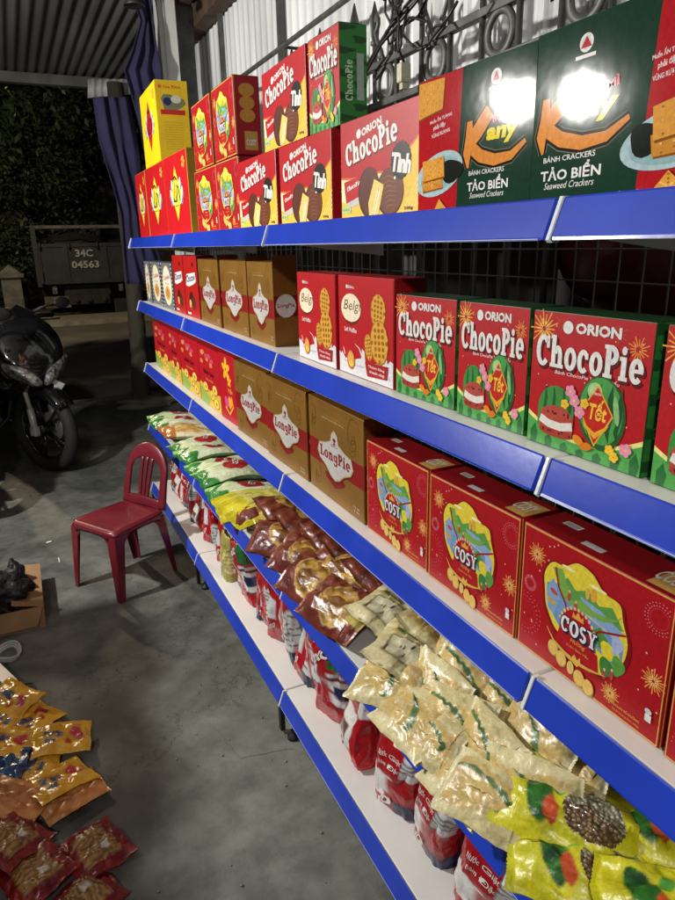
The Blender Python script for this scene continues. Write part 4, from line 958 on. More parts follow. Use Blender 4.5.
# ------------------------------------------------------------------ 3. BAGGED GOODS
def bag(name, L, W, T, colfn, seed, mats='film', nu=84, nv=54, wr=.005, matfn=None, texts=(), sag=0.0, crimp=.07):
    """pillow pack lying along X, picture side up; local base z=0"""
    rnd = random.Random(seed); so = Vector((seed*3.7, seed*1.3, seed*.7))
    ph = [rnd.uniform(0, 6) for _ in range(6)]
    def S(u, v, side):
        a = abs(2*u-1); b = abs(2*v-1)
        e = max(0, min(1, (1-a)/(1-(1-2*crimp)) if a > 1-2*crimp else 1))   # 0 in the crimp
        body = (1-max(0, (a-0)/(1-crimp*1.2))**3.2) if a < 1-crimp*1.2 else 0
        body = max(0, body)**.6*(max(0, 1-b**2.6))**.62
        x = (u-.5)*L; y = (v-.5)*W*(1-.10*body-.03*(1-body)*0)
        n1 = noise.noise(Vector((u*5, v*5, side*2))+so)
        n2 = noise.noise(Vector((u*13, v*9, side*5))+so)
        n3 = abs(noise.noise(Vector((u*4+v*7, v*3-u*2, 3+side))+so))
        # wrinkles running in from the crimps
        fr = math.sin(v*W/.012+ph[0]+2*n1)*math.exp(-((1-a)/.22)**2)
        z = side*(T/2*body)+wr*body**.3*(n1*1.8+n2*.5-n3*1.1)*(1 if side > 0 else .5)+fr*.0028
        z += .02*L/.25*noise.noise(Vector((u*1.6, v*1.3, 9))+so)+sag*(-(a**2))*.02
        z += (0.0012 if side > 0 else -.0012)
        y += .006*n2*(.3+body)+.010*noise.noise(Vector((u*2.2, 1 if v > .5 else 4, 2))+so)
        x += .010*noise.noise(Vector((v*2.5, 2 if u > .5 else 7, 5))+so)*(a > .7)
        if a > .985: x += (.001 if int(v*60) % 2 else -.001)
        return Vector((x, y, z+T/2))
    mb = MB()
    for side in (1, -1):
        vs = []; cs_ = []
        for i in range(nu+1):
            for j in range(nv+1):
                u, v = i/nu, j/nv; vs.append(S(u, v, side)); q_ = [colfn(min(max(u+du/nu, 0), 1), min(max(v+dv/nv, 0), 1), side) for du, dv in ((0, 0), (.5, .25), (-.5, -.25), (.25, -.5), (-.25, .5))]; cs_.append(tuple(sum(q[i_] for q in q_)/5 for i_ in range(3)))
        m = nv+1
        for i in range(nu):
            for j in range(nv):
                pass
        fs = [(i*m+j, (i+1)*m+j, (i+1)*m+j+1, i*m+j+1) for i in range(nu) for j in range(nv)]
        if side < 0: fs = [f[::-1] for f in fs]
        n0 = len(mb.f); mb.idx(vs, fs, cols=cs_)
        if matfn and side > 0:
            for q, f in enumerate(fs):
                i, j = q//nv, q % nv; mb.m[n0+q] = matfn((i+.5)/nu, (j+.5)/nv)
    # side strips joining the two skins
    for (body, cx, cy, w_, h_, col, rot, bold) in texts:
        Vt, Ft = glyph_mesh(body, bold); xs = [p[0] for p in Vt]; ys = [p[1] for p in Vt]; x0, y0 = min(xs), min(ys); dw, dh = max(xs)-x0, max(ys)-y0
        r = math.radians(rot); vs = []
        for a_, b_ in Vt:
            px = ((a_-x0)/dw-.5)*w_*L; py = ((b_-y0)/dh-.5)*h_*L; qx = px*math.cos(r)-py*math.sin(r); qy = px*math.sin(r)+py*math.cos(r)
            s0 = S(min(max(cx+qx/L, 0), 1), min(max(cy+qy/W, 0), 1), 1); vs.append(s0+Vector((0, 0, .0035)))
        mb.idx(vs, Ft, col, 0, False)
    return mb.build(name, mats)
def mixc(a, b, t): t = max(0, min(1, t)); return tuple(x+(y-x)*t for x, y in zip(a, b))
def el(u, v, cx, cy, rx, ry, rot=0):
    r = math.radians(rot); du, dv = u-cx, v-cy; x = du*math.cos(r)+dv*math.sin(r); y = -du*math.sin(r)+dv*math.cos(r)
    return (x/rx)**2+(y/ry)**2
def nz(u, v, f, s): return noise.noise(Vector((u*f, v*f, s)))
def col_green(u, v, side, oval=True, s=1.0):
    a = abs(2*u-1); c = hx('dfe6c4') if side > 0 else hx('9fb890')
    if u < .15 + .05*math.sin(v*9+s): c = mixc(hx('1f6a2a'), hx('4a9a4a'), nz(u, v, 9, s)+.5)
    if u < .30 and el(u, v, .20, .5, .08, .22) < 1: c = mixc(hx('d9e2a0'), hx('e8ecd8'), nz(u, v, 8, s)+.5)
    if side > 0 and oval:
        e = el(u, v, .48, .52, .17, .34)
        if e < 1: c = hx('efe8da') if e > .84 else hx('a82024')
    if side > 0 and el(u, v, .26, .7, .05, .13, 20) < 1: c = hx('c8d890')
    if a > .93: c = mixc(c, hx('2f7a3a'), .7)
    if side > 0 and v > .86: c = hx('9ec77a')
    return c
def col_orange(u, v, side):
    c = hx('e6dcbc')
    if el(u, v, .35, .5, .22, .3) < 1: c = mixc(hx('c88a3a'), hx('e0b870'), nz(u, v, 9, 2)+.5)
    if u < .16: c = hx('b8763a')
    if side > 0 and el(u, v, .72, .5, .13, .22) < 1: c = hx('c8b070')
    return c
def col_yel(u, v, side):
    c = mixc(hx('c9bd3e'), hx('ded684'), nz(u, v, 4, 4)+.5)
    if u < .22: c = mixc(hx('b5a51e'), hx('e0d43a'), nz(u, v, 10, 1)+.5)
    if side > 0 and u > .62 and .2 < v < .8: c = hx('b9403a') if (v > .5 or u > .8) else hx('e4dcc0')
    if side > 0 and el(u, v, .42, .45, .1, .22, 30) < 1: c = hx('8f9a3a')
    return c
def mkbrown(s):
    def f(u, v, side):
        c = mixc(hx('5a2018'), hx('8a4230'), nz(u, v, 4, s)+.5)
        e = el(u, v, .56, .5, .27, .40, 12)
        if side > 0:
            if e < 1.12: c = hx('c9a878')
            if e < 1: c = mixc(hx('7a5020'), hx('d2a850'), nz(u, v, 7, s+3)*1.4+.55)
            if el(u, v, .52, .45, .15, .22, -20) < 1: c = mixc(hx('5a3418'), hx('9a6a30'), nz(u, v, 12, s)+.5)
            if u > .80 and v > .3: c = mixc(hx('d8c860'), hx('b59a40'), nz(u, v, 9, s)+.5)
        if abs(2*u-1) > .93: c = mixc(c, hx('a86a50'), .5)
        return c
    return f
def mkcream(s, panel=False):
    rr = random.Random(s); ch = [(rr.uniform(.2, .9), rr.uniform(.1, .9), rr.uniform(.12, .2), rr.uniform(.16, .28), rr.uniform(0, 90)) for _ in range(9)]
    def f(u, v, side):
        c = mixc(hx('cabd88'), hx('e2d8ac'), nz(u, v, 4, s)+.5)
        if side < 0: return mixc(hx('8d7d4a'), hx('c6b680'), nz(u, v, 6, s)+.5)
        lo = .46 if panel else .10
        if u > lo and abs(2*v-1) < .66+.12*math.sin(u*7+s) and abs(2*u-1) < .86:
            c = mixc(hx('d3bf84'), hx('bda066'), nz(u, v, 3, s+4)+.5)
            for cx, cy, rx, ry, ro in ch:
                e = el(u, v, cx, cy, rx, ry, ro)
                if e < 1: c = mixc(hx('d4b872'), hx('b08c4c'), (e-.5)*1.2+nz(u, v, 10, s)*.7) if e < .90 else hx('e0d4a4')
            g1 = el(u, v, .60, .46, .20, .42, 15+s*20); g2 = el(u, v, .65, .49, .17, .38, 15+s*20)
            if g1 < 1 and g2 > 1: c = mixc(hx('3c5a34'), hx('5c8048'), nz(u, v, 8, s)+.5)
        if panel and .12 < u < .42 and .15 < v < .85:
            c = hx('ece6c6')
            if nz(u, v, 9, s+2) > .28: c = hx('2a2018')
            if .12 < u < .14 or .40 < u < .42 or .15 < v < .18 or .82 < v < .85: c = hx('8a7a4a')
        if abs(2*u-1) > .93: c = hx('e6ddb6')
        return c
    return f
def mkyel(s):
    def f(u, v, side):
        c = mixc(hx('c9c21a'), hx('e6e23a'), nz(u, v, 5, s)+.5)
        if side > 0:
            if el(u, v, .27, .5, .09, .34, 10) < 1: c = mixc(hx('173f1c'), hx('3f8a34'), nz(u, v, 10, s)+.4)
            if el(u, v, .37, .35, .05, .16, 10) < 1: c = hx('c8502a')
            if el(u, v, .40, .68, .045, .13, -10) < 1: c = hx('5fae4a')
        return c
    def mf(u, v):
        if el(u, v, .63, .5, .20, .30) < 1: return 1 if v < .52+.04*math.sin(u*14) else 2
        return 0
    return f, mf

rs = random.Random(77)
GG = 'green and white snack bags with dark green crimped ends'
glab = {0: 'green-ended snack bag at the far end of the fourth shelf', 1: 'green snack bag second from the far end of the fourth shelf', 2: 'green and white bag just in front of the two orange bags', 3: 'green and white bag with red oval, third of its run', 4: 'green and white bag with red oval in the middle of its run', 5: 'green and white bag with red oval last but one before the yellow bag', 6: 'pale green bag with the largest red oval, beside the yellow bag'}
gp = [bag('snack_bag', .34, .17, .05, lambda u, v, s_, k=k: col_green(u, v, s_, True, k), 31+k, sag=1.2, texts=[('Gạo', .48, .54, .16, .085, WHT, -92+180, .04)]) for k in range(3)]
def put(o, used, x, y, z, rz=0, rx=0, ry=0, s=(1, 1, 1)):
    if o.get('used'): o = o.copy(); COLL.objects.link(o)
    else: o['used'] = 1
    o.location = (x, y, z); o.rotation_euler = (math.radians(rx), math.radians(ry), math.radians(rz)); o.scale = s
    return o
gy = [2.92, 2.74, 2.33, 2.16, 2.0, 1.85, 1.66]
for k, yy in enumerate(gy):
    o = put(gp[k % 3], 0, .135+rs.uniform(-.01, .01), yy, ZD+.012+(.018 if k in (1, 3, 5) else 0), rs.uniform(-7, 7), rs.uniform(-3, 6), rs.uniform(2, 5))
    tag(o, glab[k], 'snack bag', GG)
og = bag('snack_bag', .33, .14, .045, col_orange, 40)
for k, yy in enumerate((2.60, 2.48)): tag(put(og, 0, .13, yy, ZD+.015+.012*k, 6-14*k, 3, 4), ['cream and orange snack bag beside the far green bags', 'cream and orange snack bag in front of its twin, nearer the camera'][k], 'snack bag', 'cream and orange snack bags')
yg = [bag('snack_bag', .36, .21, .06, col_yel, 50+k, sag=1.5) for k in range(2)]
for k, (yy, zz, rz_) in enumerate(((1.50, .01, -6), (1.40, .04, 5))): tag(put(yg[k], 0, .125, yy, ZD+zz, rz_, 4, 6), ['yellow bag with red panels beside the pale green oval bag', 'upper crumpled yellow bag hanging over the rail beside the brown bags'][k], 'snack bag', 'yellow snack bags with red panels')
bb = [bag('snack_bag', .235, .160, .068, mkbrown(60+k), 60+k, 'clear', wr=.0045) for k in range(4)]
brown = [(.13, 1.30, .06, 8, 14, 10), (.08, 1.34, .02, -25, 10, 8), (.15, 1.17, .06, 15, 18, 8), (.065, 1.15, .02, -40, 20, 5), (.17, 1.03, .08, 12, 20, 6), (.075, .98, .035, -62, 28, 0), (.18, .89, .085, 16, 20, 8), (.045, .86, .03, -74, 32, 0), (.115, .83, .06, -68, 34, 0), (.045, .70, .03, -78, 30, 0), (.20, .76, .07, 10, 14, 4)]
bl = ['topmost brown bag beside the crumpled yellow bag', 'brown bag with its tip poking toward the yellow bag', 'brown bag with tan oval in the second pair', 'brown bag lying under the second pair at the rail', 'shiny brown bag in the centre of the brown pile', 'brown bag slanting down from the centre of the pile', 'brown bag with yellow corner near the cream bags, upper layer', 'long brown bag hanging by the front rail below the centre', 'brown bag sandwiched between the two long front ones', 'nearest brown bag at the rail, ending at the joint', 'brown bag at the back beside the cream bags']
for k, (x, yy, zz, rz_, rx, ry) in enumerate(brown): tag(put(bb[k % 4], 0, x, yy, ZD+zz, rz_, rx, ry, (.92, .88, .88)), bl[k], 'snack bag', 'shiny brown snack bags')
cp = [bag('chip_bag', .205, .140, .042, mkcream(80+k, k < 1), 80+k, 'clear', wr=.0025) for k in range(5)]
cream = [(.22, .66, .035, 10, 8, 2, 1, .95), (.115, .575, .075, 24, 14, 4, 0, 1.05), (.21, .53, .095, 20, 20, 4, 2, .9), (.07, .43, .07, 34, 16, 4, 0, 1.05), (.155, .45, .10, 20, 24, 6, 3, .95),
    (.25, .44, .12, 12, 28, 2, 4, .9), (.22, .36, .13, 14, 26, 0, 1, .9)]
cl = ['cream chip bag at the back beside the brown bags', 'cream chip bag with a drawn white panel, farther of the two', 'cream chip bag with green band just behind the farther panel bag', 'cream chip bag with a drawn white panel hanging over the rail', 'cream chip bag resting on the nearer panel bag', 'cream chip bag at the back in the middle of the pile', 'cream chip bag tucked under the shelf above, left of its rail joint']
rc = random.Random(5)
for j, jn in enumerate(('farthest', 'second', 'third', 'fourth', 'nearest')):
    for i, n_ in enumerate(('at the rail', 'second from the rail', 'third from the rail', 'at the back')):
        xx = (.0, .055, .115, .18)[i]+rc.uniform(-.012, .012); yy = .372-.080*j-.018*i+rc.uniform(-.02, .02)
        cream.append((xx, yy, (.045, .072, .095, .115)[i]+rc.uniform(-.006, .010), rc.uniform(86, 116), rc.uniform(-64, -46) if i else rc.uniform(-42, -28), rc.uniform(-4, 10), rc.randrange(1, 5), rc.uniform(.70, .84)))
        cl.append('leaning cream chip bag %s, %s cross row of the pile' % (n_, jn))
for (x, yy, zz, rz_, rx, ry, pi_, sc__), lab in zip(cream, cl): tag(put(cp[pi_], 0, x, yy, ZD+zz, rz_, rx, ry, (sc__, sc__, sc__)), lab, 'chip bag', 'cream chip bags with green band')
yp = []
for k in range(2):
    f, mf = mkyel(90+k); yp.append(bag('bean_bag', .27, .16, .055, f, 90+k, ['clear', 'nuts', 'beans'], matfn=mf, wr=.007))
yl = [(.075, -.035, .06, -58, 24, 6, 0), (.05, -.095, .03, -46, 16, 4, 1), (.19, -.13, .05, -50, 12, 0, 0), (.17, -.20, .085, 60, 20, 0, 1), (.09, -.22, .05, -40, 6, 0, 0), (.24, -.07, .03, -60, 8, 0, 1)]
yt = ['upper bright yellow nut bag leaning on the cream bags', 'bright yellow nut bag with its corner over the rail', 'yellow nut bag lying flat behind the corner one', 'yellow bag at the lower right with a green emblem', 'yellow nut bag at the bottom edge of the photo', 'yellow nut bag in the shade under the shelf above']
for k, (x, yy, zz, rz_, rx, ry, pi_) in enumerate(yl): tag(put(yp[pi_], 0, x, yy, ZD+zz, rz_, rx, ry, (.82, .82, .85)), yt[k], 'nut bag', 'bright yellow bags of nuts and beans')

# standing detergent pouches
def pouch(name, W, D, H, seed, kind):
    rnd = random.Random(seed); so = Vector((seed, seed*2.3, 1.1)); nt_, nh = 64, 44
    def S(th, h):
        h = min(max(h, 0), H); k = h/H; depth = D/2*(max(0, 1-k))**.42*(.80+.20*min(1, k*6))*(1+.12*math.sin(k*9+seed)); wid = W/2*(1-.10*math.sin(PI*min(k*1.1, 1))*(1 if k < .9 else 1)+.0)*(1-.05*(k > .9))
        ct, st = math.cos(th), math.sin(th); e = .62
        y = wid*math.copysign(abs(ct)**e, ct); x = (depth+.0015)*math.copysign(abs(st)**e, st)
        n1 = noise.noise(Vector((ct*1.6, st*1.6, k*4))+so); n2 = noise.noise(Vector((ct*4, st*4, k*9))+so)
        am = .75+1.1*k
        n3 = abs(noise.noise(Vector((ct*2.5+k*3, st*2.5, k*5))+so)); r = 1+am*(.20*n1+.12*n2-.22*n3)
        tw = .022*math.sin(k*2.2+seed)*k
        return Vector((-x*r-.035*k*k*math.sin(seed*1.7)+.008*n2*k, y*(1+.09*n1+.05*n2)+tw, h*(1-.10*k*(.5+n1*.9+.25*math.cos(th*1.0+seed)))))
    def col(th, k):
        st = -math.sin(th); ct = -math.cos(th); fr = math.sin(th) > 0
        t = th/(2*PI)
        red = hx('a8141e'); c = red
        if kind == 0:   # red side with white window, printed back
            if k > .80: c = hx('b01a22')
            if fr and .10 < k < .42 and ct < -.15+.5*(k-.1): c = hx('e8e6e2')
            if fr and .45 < k < .85 and ct > .25: c = hx('dcdcdc') if (k*40) % 2 < 1.3 else hx('7a7a80')
            if k < .14 and ct > 0: c = hx('1b2348')
            if .9 > k > .8 and ct < .2: c = hx('dfe2e6') 
        elif kind == 1:
            if ct > .1 and .12 < k < .72: c = hx('d8d8d6') if not ((k*26) % 2 < .7 and nz(ct, k, 20, seed) > -.1) else hx('55565c')
            if ct > .0 and k < .16: c = hx('1b2348')
            if ct < -.1 and .3 < k < .6: c = hx('cfd0d2')
            if ct < -.3 and k < .3: c = hx('b3303a')
        elif kind == 2:
            if ct > .0 and .18 < k < .62: c = hx('d6d6d6') if int(k*22) % 4 else hx('7a2a34')
            if ct > .2 and .3 < k < .46: c = hx('1d2550')
            if ct < -.25 and .38 < k < .72: c = hx('d9d9d9')
            if k > .66 and ct > 0: c = hx('2b4a8a') if seed % 2 else hx('2a6a34')
        else:
            if fr and .12 < k < .5 and abs(ct) < .45: c = hx('e2e0dc')
            if fr and .2 < k < .36 and abs(ct+.05) < .16: c = hx('6a4a40')
            if k < .12: c = hx('c01a24')
            if ct > .45 and .5 < k < .75: c = hx('d8d8d8')
        return mixc(c, tuple(x*.75 for x in c), nz(ct*2, k, 5, seed))
    mb = MB(); vs = []; cs_ = []
    for j in range(nh+1):
        for i in range(nt_):
            th = 2*PI*i/nt_+PI/2*0; vs.append(S(th, H*j/nh)); cs_.append(col(th, j/nh))
    fs = [(j*nt_+i, j*nt_+(i+1) % nt_, (j+1)*nt_+(i+1) % nt_, (j+1)*nt_+i) for j in range(nh) for i in range(nt_)]
    fs = [f[::-1] for f in fs]; fs.append(tuple(range(nt_)))
    fs.append(tuple(nh*nt_+i for i in range(nt_))[::-1])
    mb.idx(vs, fs, cols=cs_)
    # lettering on the front
    def on(u, k, off=.002):   # u -1..1 across the front (right = near), k height
        # front is -x; right of the viewer is -y
        ct = -u*.9; th = math.acos(max(-1, min(1, ct))); p = S(th, H*k); return p+Vector((-off, 0, 0))
    def txt(body, cu, ck, w_, h_, colr, bold=.02, rot=0):
        Vt, Ft = glyph_mesh(body, bold); xs = [p[0] for p in Vt]; ys = [p[1] for p in Vt]; x0, y0 = min(xs), min(ys); dw, dh = max(xs)-x0, max(ys)-y0; r = math.radians(rot)
        vv = []
        for a, b in Vt:
            px = ((a-x0)/dw-.5)*w_; py = ((b-y0)/dh-.5)*h_; vv.append(on(cu+px*math.cos(r)-py*math.sin(r), ck+px*math.sin(r)+py*math.cos(r), .004))
        mb.idx(vv, Ft, colr, 0, False)
    if kind in (0, 3): txt('UXO', -.25, .07, .6, .09, NAVY if kind == 3 else WHT, .05, 12)
    if kind == 0: txt('Nước Giặt', -.15, .62, .8, .05, WHT, .01); txt('Đậm Đặc', -.1, .54, .7, .05, WHT, .01)
    if kind == 2: txt('UXO', -.2, .82, .7, .12, WHT, .06, 15)
    if kind == 1: txt('UXO', -.35, .2, .4, .08, WHT, .04, 10)
    return mb.build(name, 'film')
pp = [pouch('detergent_pouch', .15, .085, .25, 3, 0), pouch('detergent_pouch', .14, .08, .26, 4, 1), pouch('detergent_pouch', .15, .085, .26, 5, 2), pouch('detergent_pouch', .16, .09, .235, 6, 3), pouch('detergent_pouch', .14, .08, .25, 7, 1), pouch('detergent_pouch', .14, .085, .26, 8, 2)]
pc = [(.09, .16, 0, 8), (.085, .335, 0, -5), (.075, .47, 0, 8), (.07, .66, 3, -14), (.085, .815, 5, 10), (.085, .93, 2, -8), (.075, 1.01, 4, 5), (.075, 1.13, 1, -8), (.075, 1.24, 1, 12), (.08, 1.33, 4, 0), (.075, 1.43, 0, -10), (.08, 1.53, 5, 6), (.075, 1.66, 1, 0), (.08, 1.87, 4, 8), (.08, 1.98, 1, -6), (.085, 2.10, 4, 10), (.08, 2.30, 3, 0), (.075, 2.42, 0, -10), (.08, 2.60, 0, 7), (.08, 2.74, 3, 0), (.08, 2.88, 0, -8),
      (.19, .25, 2, 30), (.19, .42, 5, 10), (.2, .56, 2, -20), (.2, .74, 5, 15), (.2, .88, 2, 0), (.2, 1.05, 5, 20), (.2, 1.2, 2, -12), (.2, 1.4, 5, 0), (.2, 1.6, 2, 15), (.2, 1.8, 5, 0), (.2, 2.05, 2, 10), (.2, 2.35, 5, 0), (.2, 2.6, 2, 12)]
refs = {0: 'at the bottom edge of the photo', 1: 'second from the bottom edge', 2: 'tall with white window, third from the bottom edge', 3: 'leaning with a white square picture near the rail joint', 4: 'just right of the rail joint', 5: 'with navy panel above the rail joint', 6: 'with green top left of the rail joint', 7: 'narrow one beyond the rail joint', 8: 'with navy foot beyond the rail joint', 9: 'tall white and red one below the brown bags', 10: 'with white window below the brown bags', 11: 'with navy panel below the brown bags', 12: 'next to the small yellow bag on the near side', 13: 'next to the small yellow bag on the far side', 14: 'slim one in the far bay beside the gap', 15: 'red and white one in the middle of the far bay', 16: 'bright red one with white square in the far bay', 17: 'bright red one seen just right of the chair back', 18: 'behind the chair slats, nearer one', 19: 'behind the chair slats, middle one', 20: 'at the far end behind the chair back'}
for k, (x, yy, pi_, rz_) in enumerate(pc):
    o = put(pp[pi_], 0, x, yy, ZE, rz_*1.8+rs.uniform(-9, 9), rs.uniform(-8, 8), rs.uniform(-7, 5), (rs.uniform(.9, 1.1), rs.uniform(.88, 1.06), rs.uniform(.88, 1.06)))
    if k in refs: lb = 'front row red detergent pouch '+refs[k]
    else: lb = 'back row dark pouch standing behind front pouches, number %s from the camera' % ['one', 'two', 'three', 'four', 'five', 'six', 'seven', 'eight', 'nine', 'ten', 'eleven', 'twelve', 'thirteen'][k-21]
    tag(o, lb, 'detergent pouch', 'red detergent pouches standing on the bottom shelf')
ysm = pouch('refill_pouch', .11, .08, .2, 9, 1)
for a in ysm.data.color_attributes: 
    for q in a.data:
        r_, g_, b_, _ = q.color; l = (r_+g_+b_)/3; q.color = (.30+l*.6, .27+l*.55, .05+l*.3, 1)
ysm.location = (.045, 1.745, ZE); tag(ysm, 'single olive yellow refill pouch at the rail among red pouches', 'refill pouch')
# white price card on the fourth shelf
mb = MB(); mb.box(-.03, .06, .18, .42, 0, .0008); o = tag(mb.build('price_card', 'white'), 'blank white price card lying on the fourth shelf edge', 'card'); o.location = (.04, 0, ZD+.001)

# ------------------------------------------------------------------ 4. CHAIR
def make_chair():
    t = empty('plastic_chair', (-.305, 2.235, FL), math.radians(-58), 'maroon plastic chair with slatted round back standing on the concrete', 'chair')
    SH = .315; w2, d2 = .138, .148
    # seat: shell with a soft dish and rolled rim; local front = -Y
    mb = MB(); n = 22; vs = []
    def rim(u, v):
        x = u*w2*(1+.06*(-v)); y = v*d2; r = .18
        # round the corners of the square map
        q = math.sqrt(max(1e-9, 1-.0)); ax, ay = abs(u), abs(v)
        if ax > 1-r and ay > 1-r:
            cx, cy = (ax-(1-r))/r, (ay-(1-r))/r; m = max(cx, cy); l = math.hypot(cx, cy)
            if l > 0: cx, cy = cx*m/l, cy*m/l
            x = math.copysign((1-r+cx*r), u)*w2*(1+.06*(-v)); y = math.copysign((1-r+cy*r), v)*d2
        return x, y
    for i in range(n+1):
        for j in range(n+1):
            u, v = i/n*2-1, j/n*2-1; x, y = rim(u, v); e = max(abs(u), abs(v))
            z = SH-.010*(1-min(1, e*1.05)**4)+(-.006*max(0, -v-.6)/.4)-(.018*max(0, (e-.93)/.07)**2)
            vs.append((x, y, z))
    m = n+1; mb.idx(vs, [(i*m+j, (i+1)*m+j, (i+1)*m+j+1, i*m+j+1) for i in range(n) for j in range(n)])
    o = mb.build('seat', 'redplastic', t); s = o.modifiers.new('t', 'SOLIDIFY'); s.thickness = .005; o.modifiers.new('b', 'SUBSURF').render_levels = 1
    # apron under the rim
    mb = MB(); per = []
    for k in range(80):
        a = 2*PI*k/80; c, s_ = math.cos(a), math.sin(a); e = .28
        u, v = math.copysign(abs(c)**e, c), math.copysign(abs(s_)**e, s_); per.append((u*w2*(1+.06*(-v))*.985, v*d2*.985))
    vs = [];
    for j, (z, k) in enumerate(((SH-.008, .985), (SH-.022, 1.0), (SH-.05, .995))):
        for i, (x, y) in enumerate(per):
            arch = 0
            if j == 2:
                q = max(abs(x)/w2, 0) if abs(abs(y)-d2) < .012 else abs(y)/d2
                arch = .018*(1-min(1, q/.75)**4)
            vs.append((x*k, y*k, z+arch))
    P = 80; mb.idx(vs, [(j*P+i, j*P+(i+1) % P, (j+1)*P+(i+1) % P, (j+1)*P+i) for j in range(2) for i in range(P)])
    o = mb.build('apron', 'redplastic', t); o.modifiers.new('t', 'SOLIDIFY').thickness = .004
    # legs: L section, wide at the top, tapering and splaying
    for sx in (-1, 1):
        for sy in (-1, 1):
            mb = MB(); vs = []; K = 9
            for k in range(K):
                q = k/(K-1); z = (SH-.03)*(1-q); wd = .052-.026*q if k else .075; wd2 = .052-.028*q if k else .075
                ox = sx*(w2*(1-.06*sy)*.985+.010*q); oy = sy*(d2*.985+(.014 if sy < 0 else .035)*q)
                R_ = .010
                sec = [(0, wd2), (0, R_), (R_*.3, R_*.3), (R_, 0), (wd, 0), (wd, .004), (R_*1.2, .0045), (.0045, R_*1.2), (.004, wd2)]
                for a, b in sec: vs.append((ox-sx*a, oy-sy*b, z))
            S_ = 9; fs = [(k*S_+i, k*S_+(i+1) % S_, (k+1)*S_+(i+1) % S_, (k+1)*S_+i) for k in range(K-1) for i in range(S_)]
            fs.append(tuple((K-1)*S_+i for i in range(S_))); fs.append(tuple(range(S_))[::-1]); mb.idx(vs, fs, sm=False); mb.build('leg', 'redplastic', t, True)
    # backrest: flat rounded frame plus slats, leaning back
    H0, H1 = SH-.006, .575; 
    def bk(x, h):   # height h along the back
        q = (h-H0)/(H1-H0); return (x, d2-.012+.055*q+.02*q*q-.05*(1-min(1, (abs(x)/.14)**2))*.0+.35*x*x, h)
    def strip(pts, wds, name, th=.008):
        mb = MB(); vs = []; K = len(pts)
        for k, (x, h) in enumerate(pts):
            a = pts[max(k-1, 0)]; b = pts[min(k+1, K-1)]; dx, dh = b[0]-a[0], b[1]-a[1]; l = math.hypot(dx, dh); nx, nh = -dh/l, dx/l; w_ = wds[k]/2
            for s1, off in ((-1, -th/2), (-.75, -th*.8), (.75, -th*.8), (1, -th/2), (1, th/2), (-1, th/2)):
                p = bk(x+nx*w_*s1, h+nh*w_*s1); vs.append((p[0], p[1]+off, p[2]))
        fs = [(k*6+i, k*6+(i+1) % 6, (k+1)*6+(i+1) % 6, (k+1)*6+i) for k in range(K-1) for i in range(6)]; fs += [tuple(range(6))[::-1], tuple((K-1)*6+i for i in range(6))]
        mb.idx(vs, fs); mb.build(name, 'redplastic', t, True)
    # outer hoop
    pts = []; wd = []
    W0, Rt = .116, .118
    for k in range(9): q = k/8; pts.append((-(W0-.004*q), H0+q*(.455-H0))); wd.append(.040-.008*q)
    for k in range(1, 20):
        a = PI-PI*k/20; pts.append((math.cos(a)*(W0-.004), .455+math.sin(a)*.098)); wd.append(.032+.030*math.sin(PI*k/20)**2)
    for k in range(9): q = 1-k/8; pts.append(((W0-.004*q), H0+q*(.455-H0))); wd.append(.040-.008*q)
    strip(pts, wd, 'back_frame', .010)
    # three centre slats fanning up, joined at the foot
    for s_ in (-1, 0, 1):
        P_ = [(s_*(.020+.012*(k/9)), H0+(.530-H0)*k/9) for k in range(10)]
        strip(P_, [.020-.004*math.sin(PI*k/9) for k in range(10)], 'slat', .007)
    strip([(-.107+.0214*k, H0+.012-.006*abs(k-5)/5+.012) for k in range(11)], [.040]*11, 'lower_rail', .009)
    return t
make_chair()

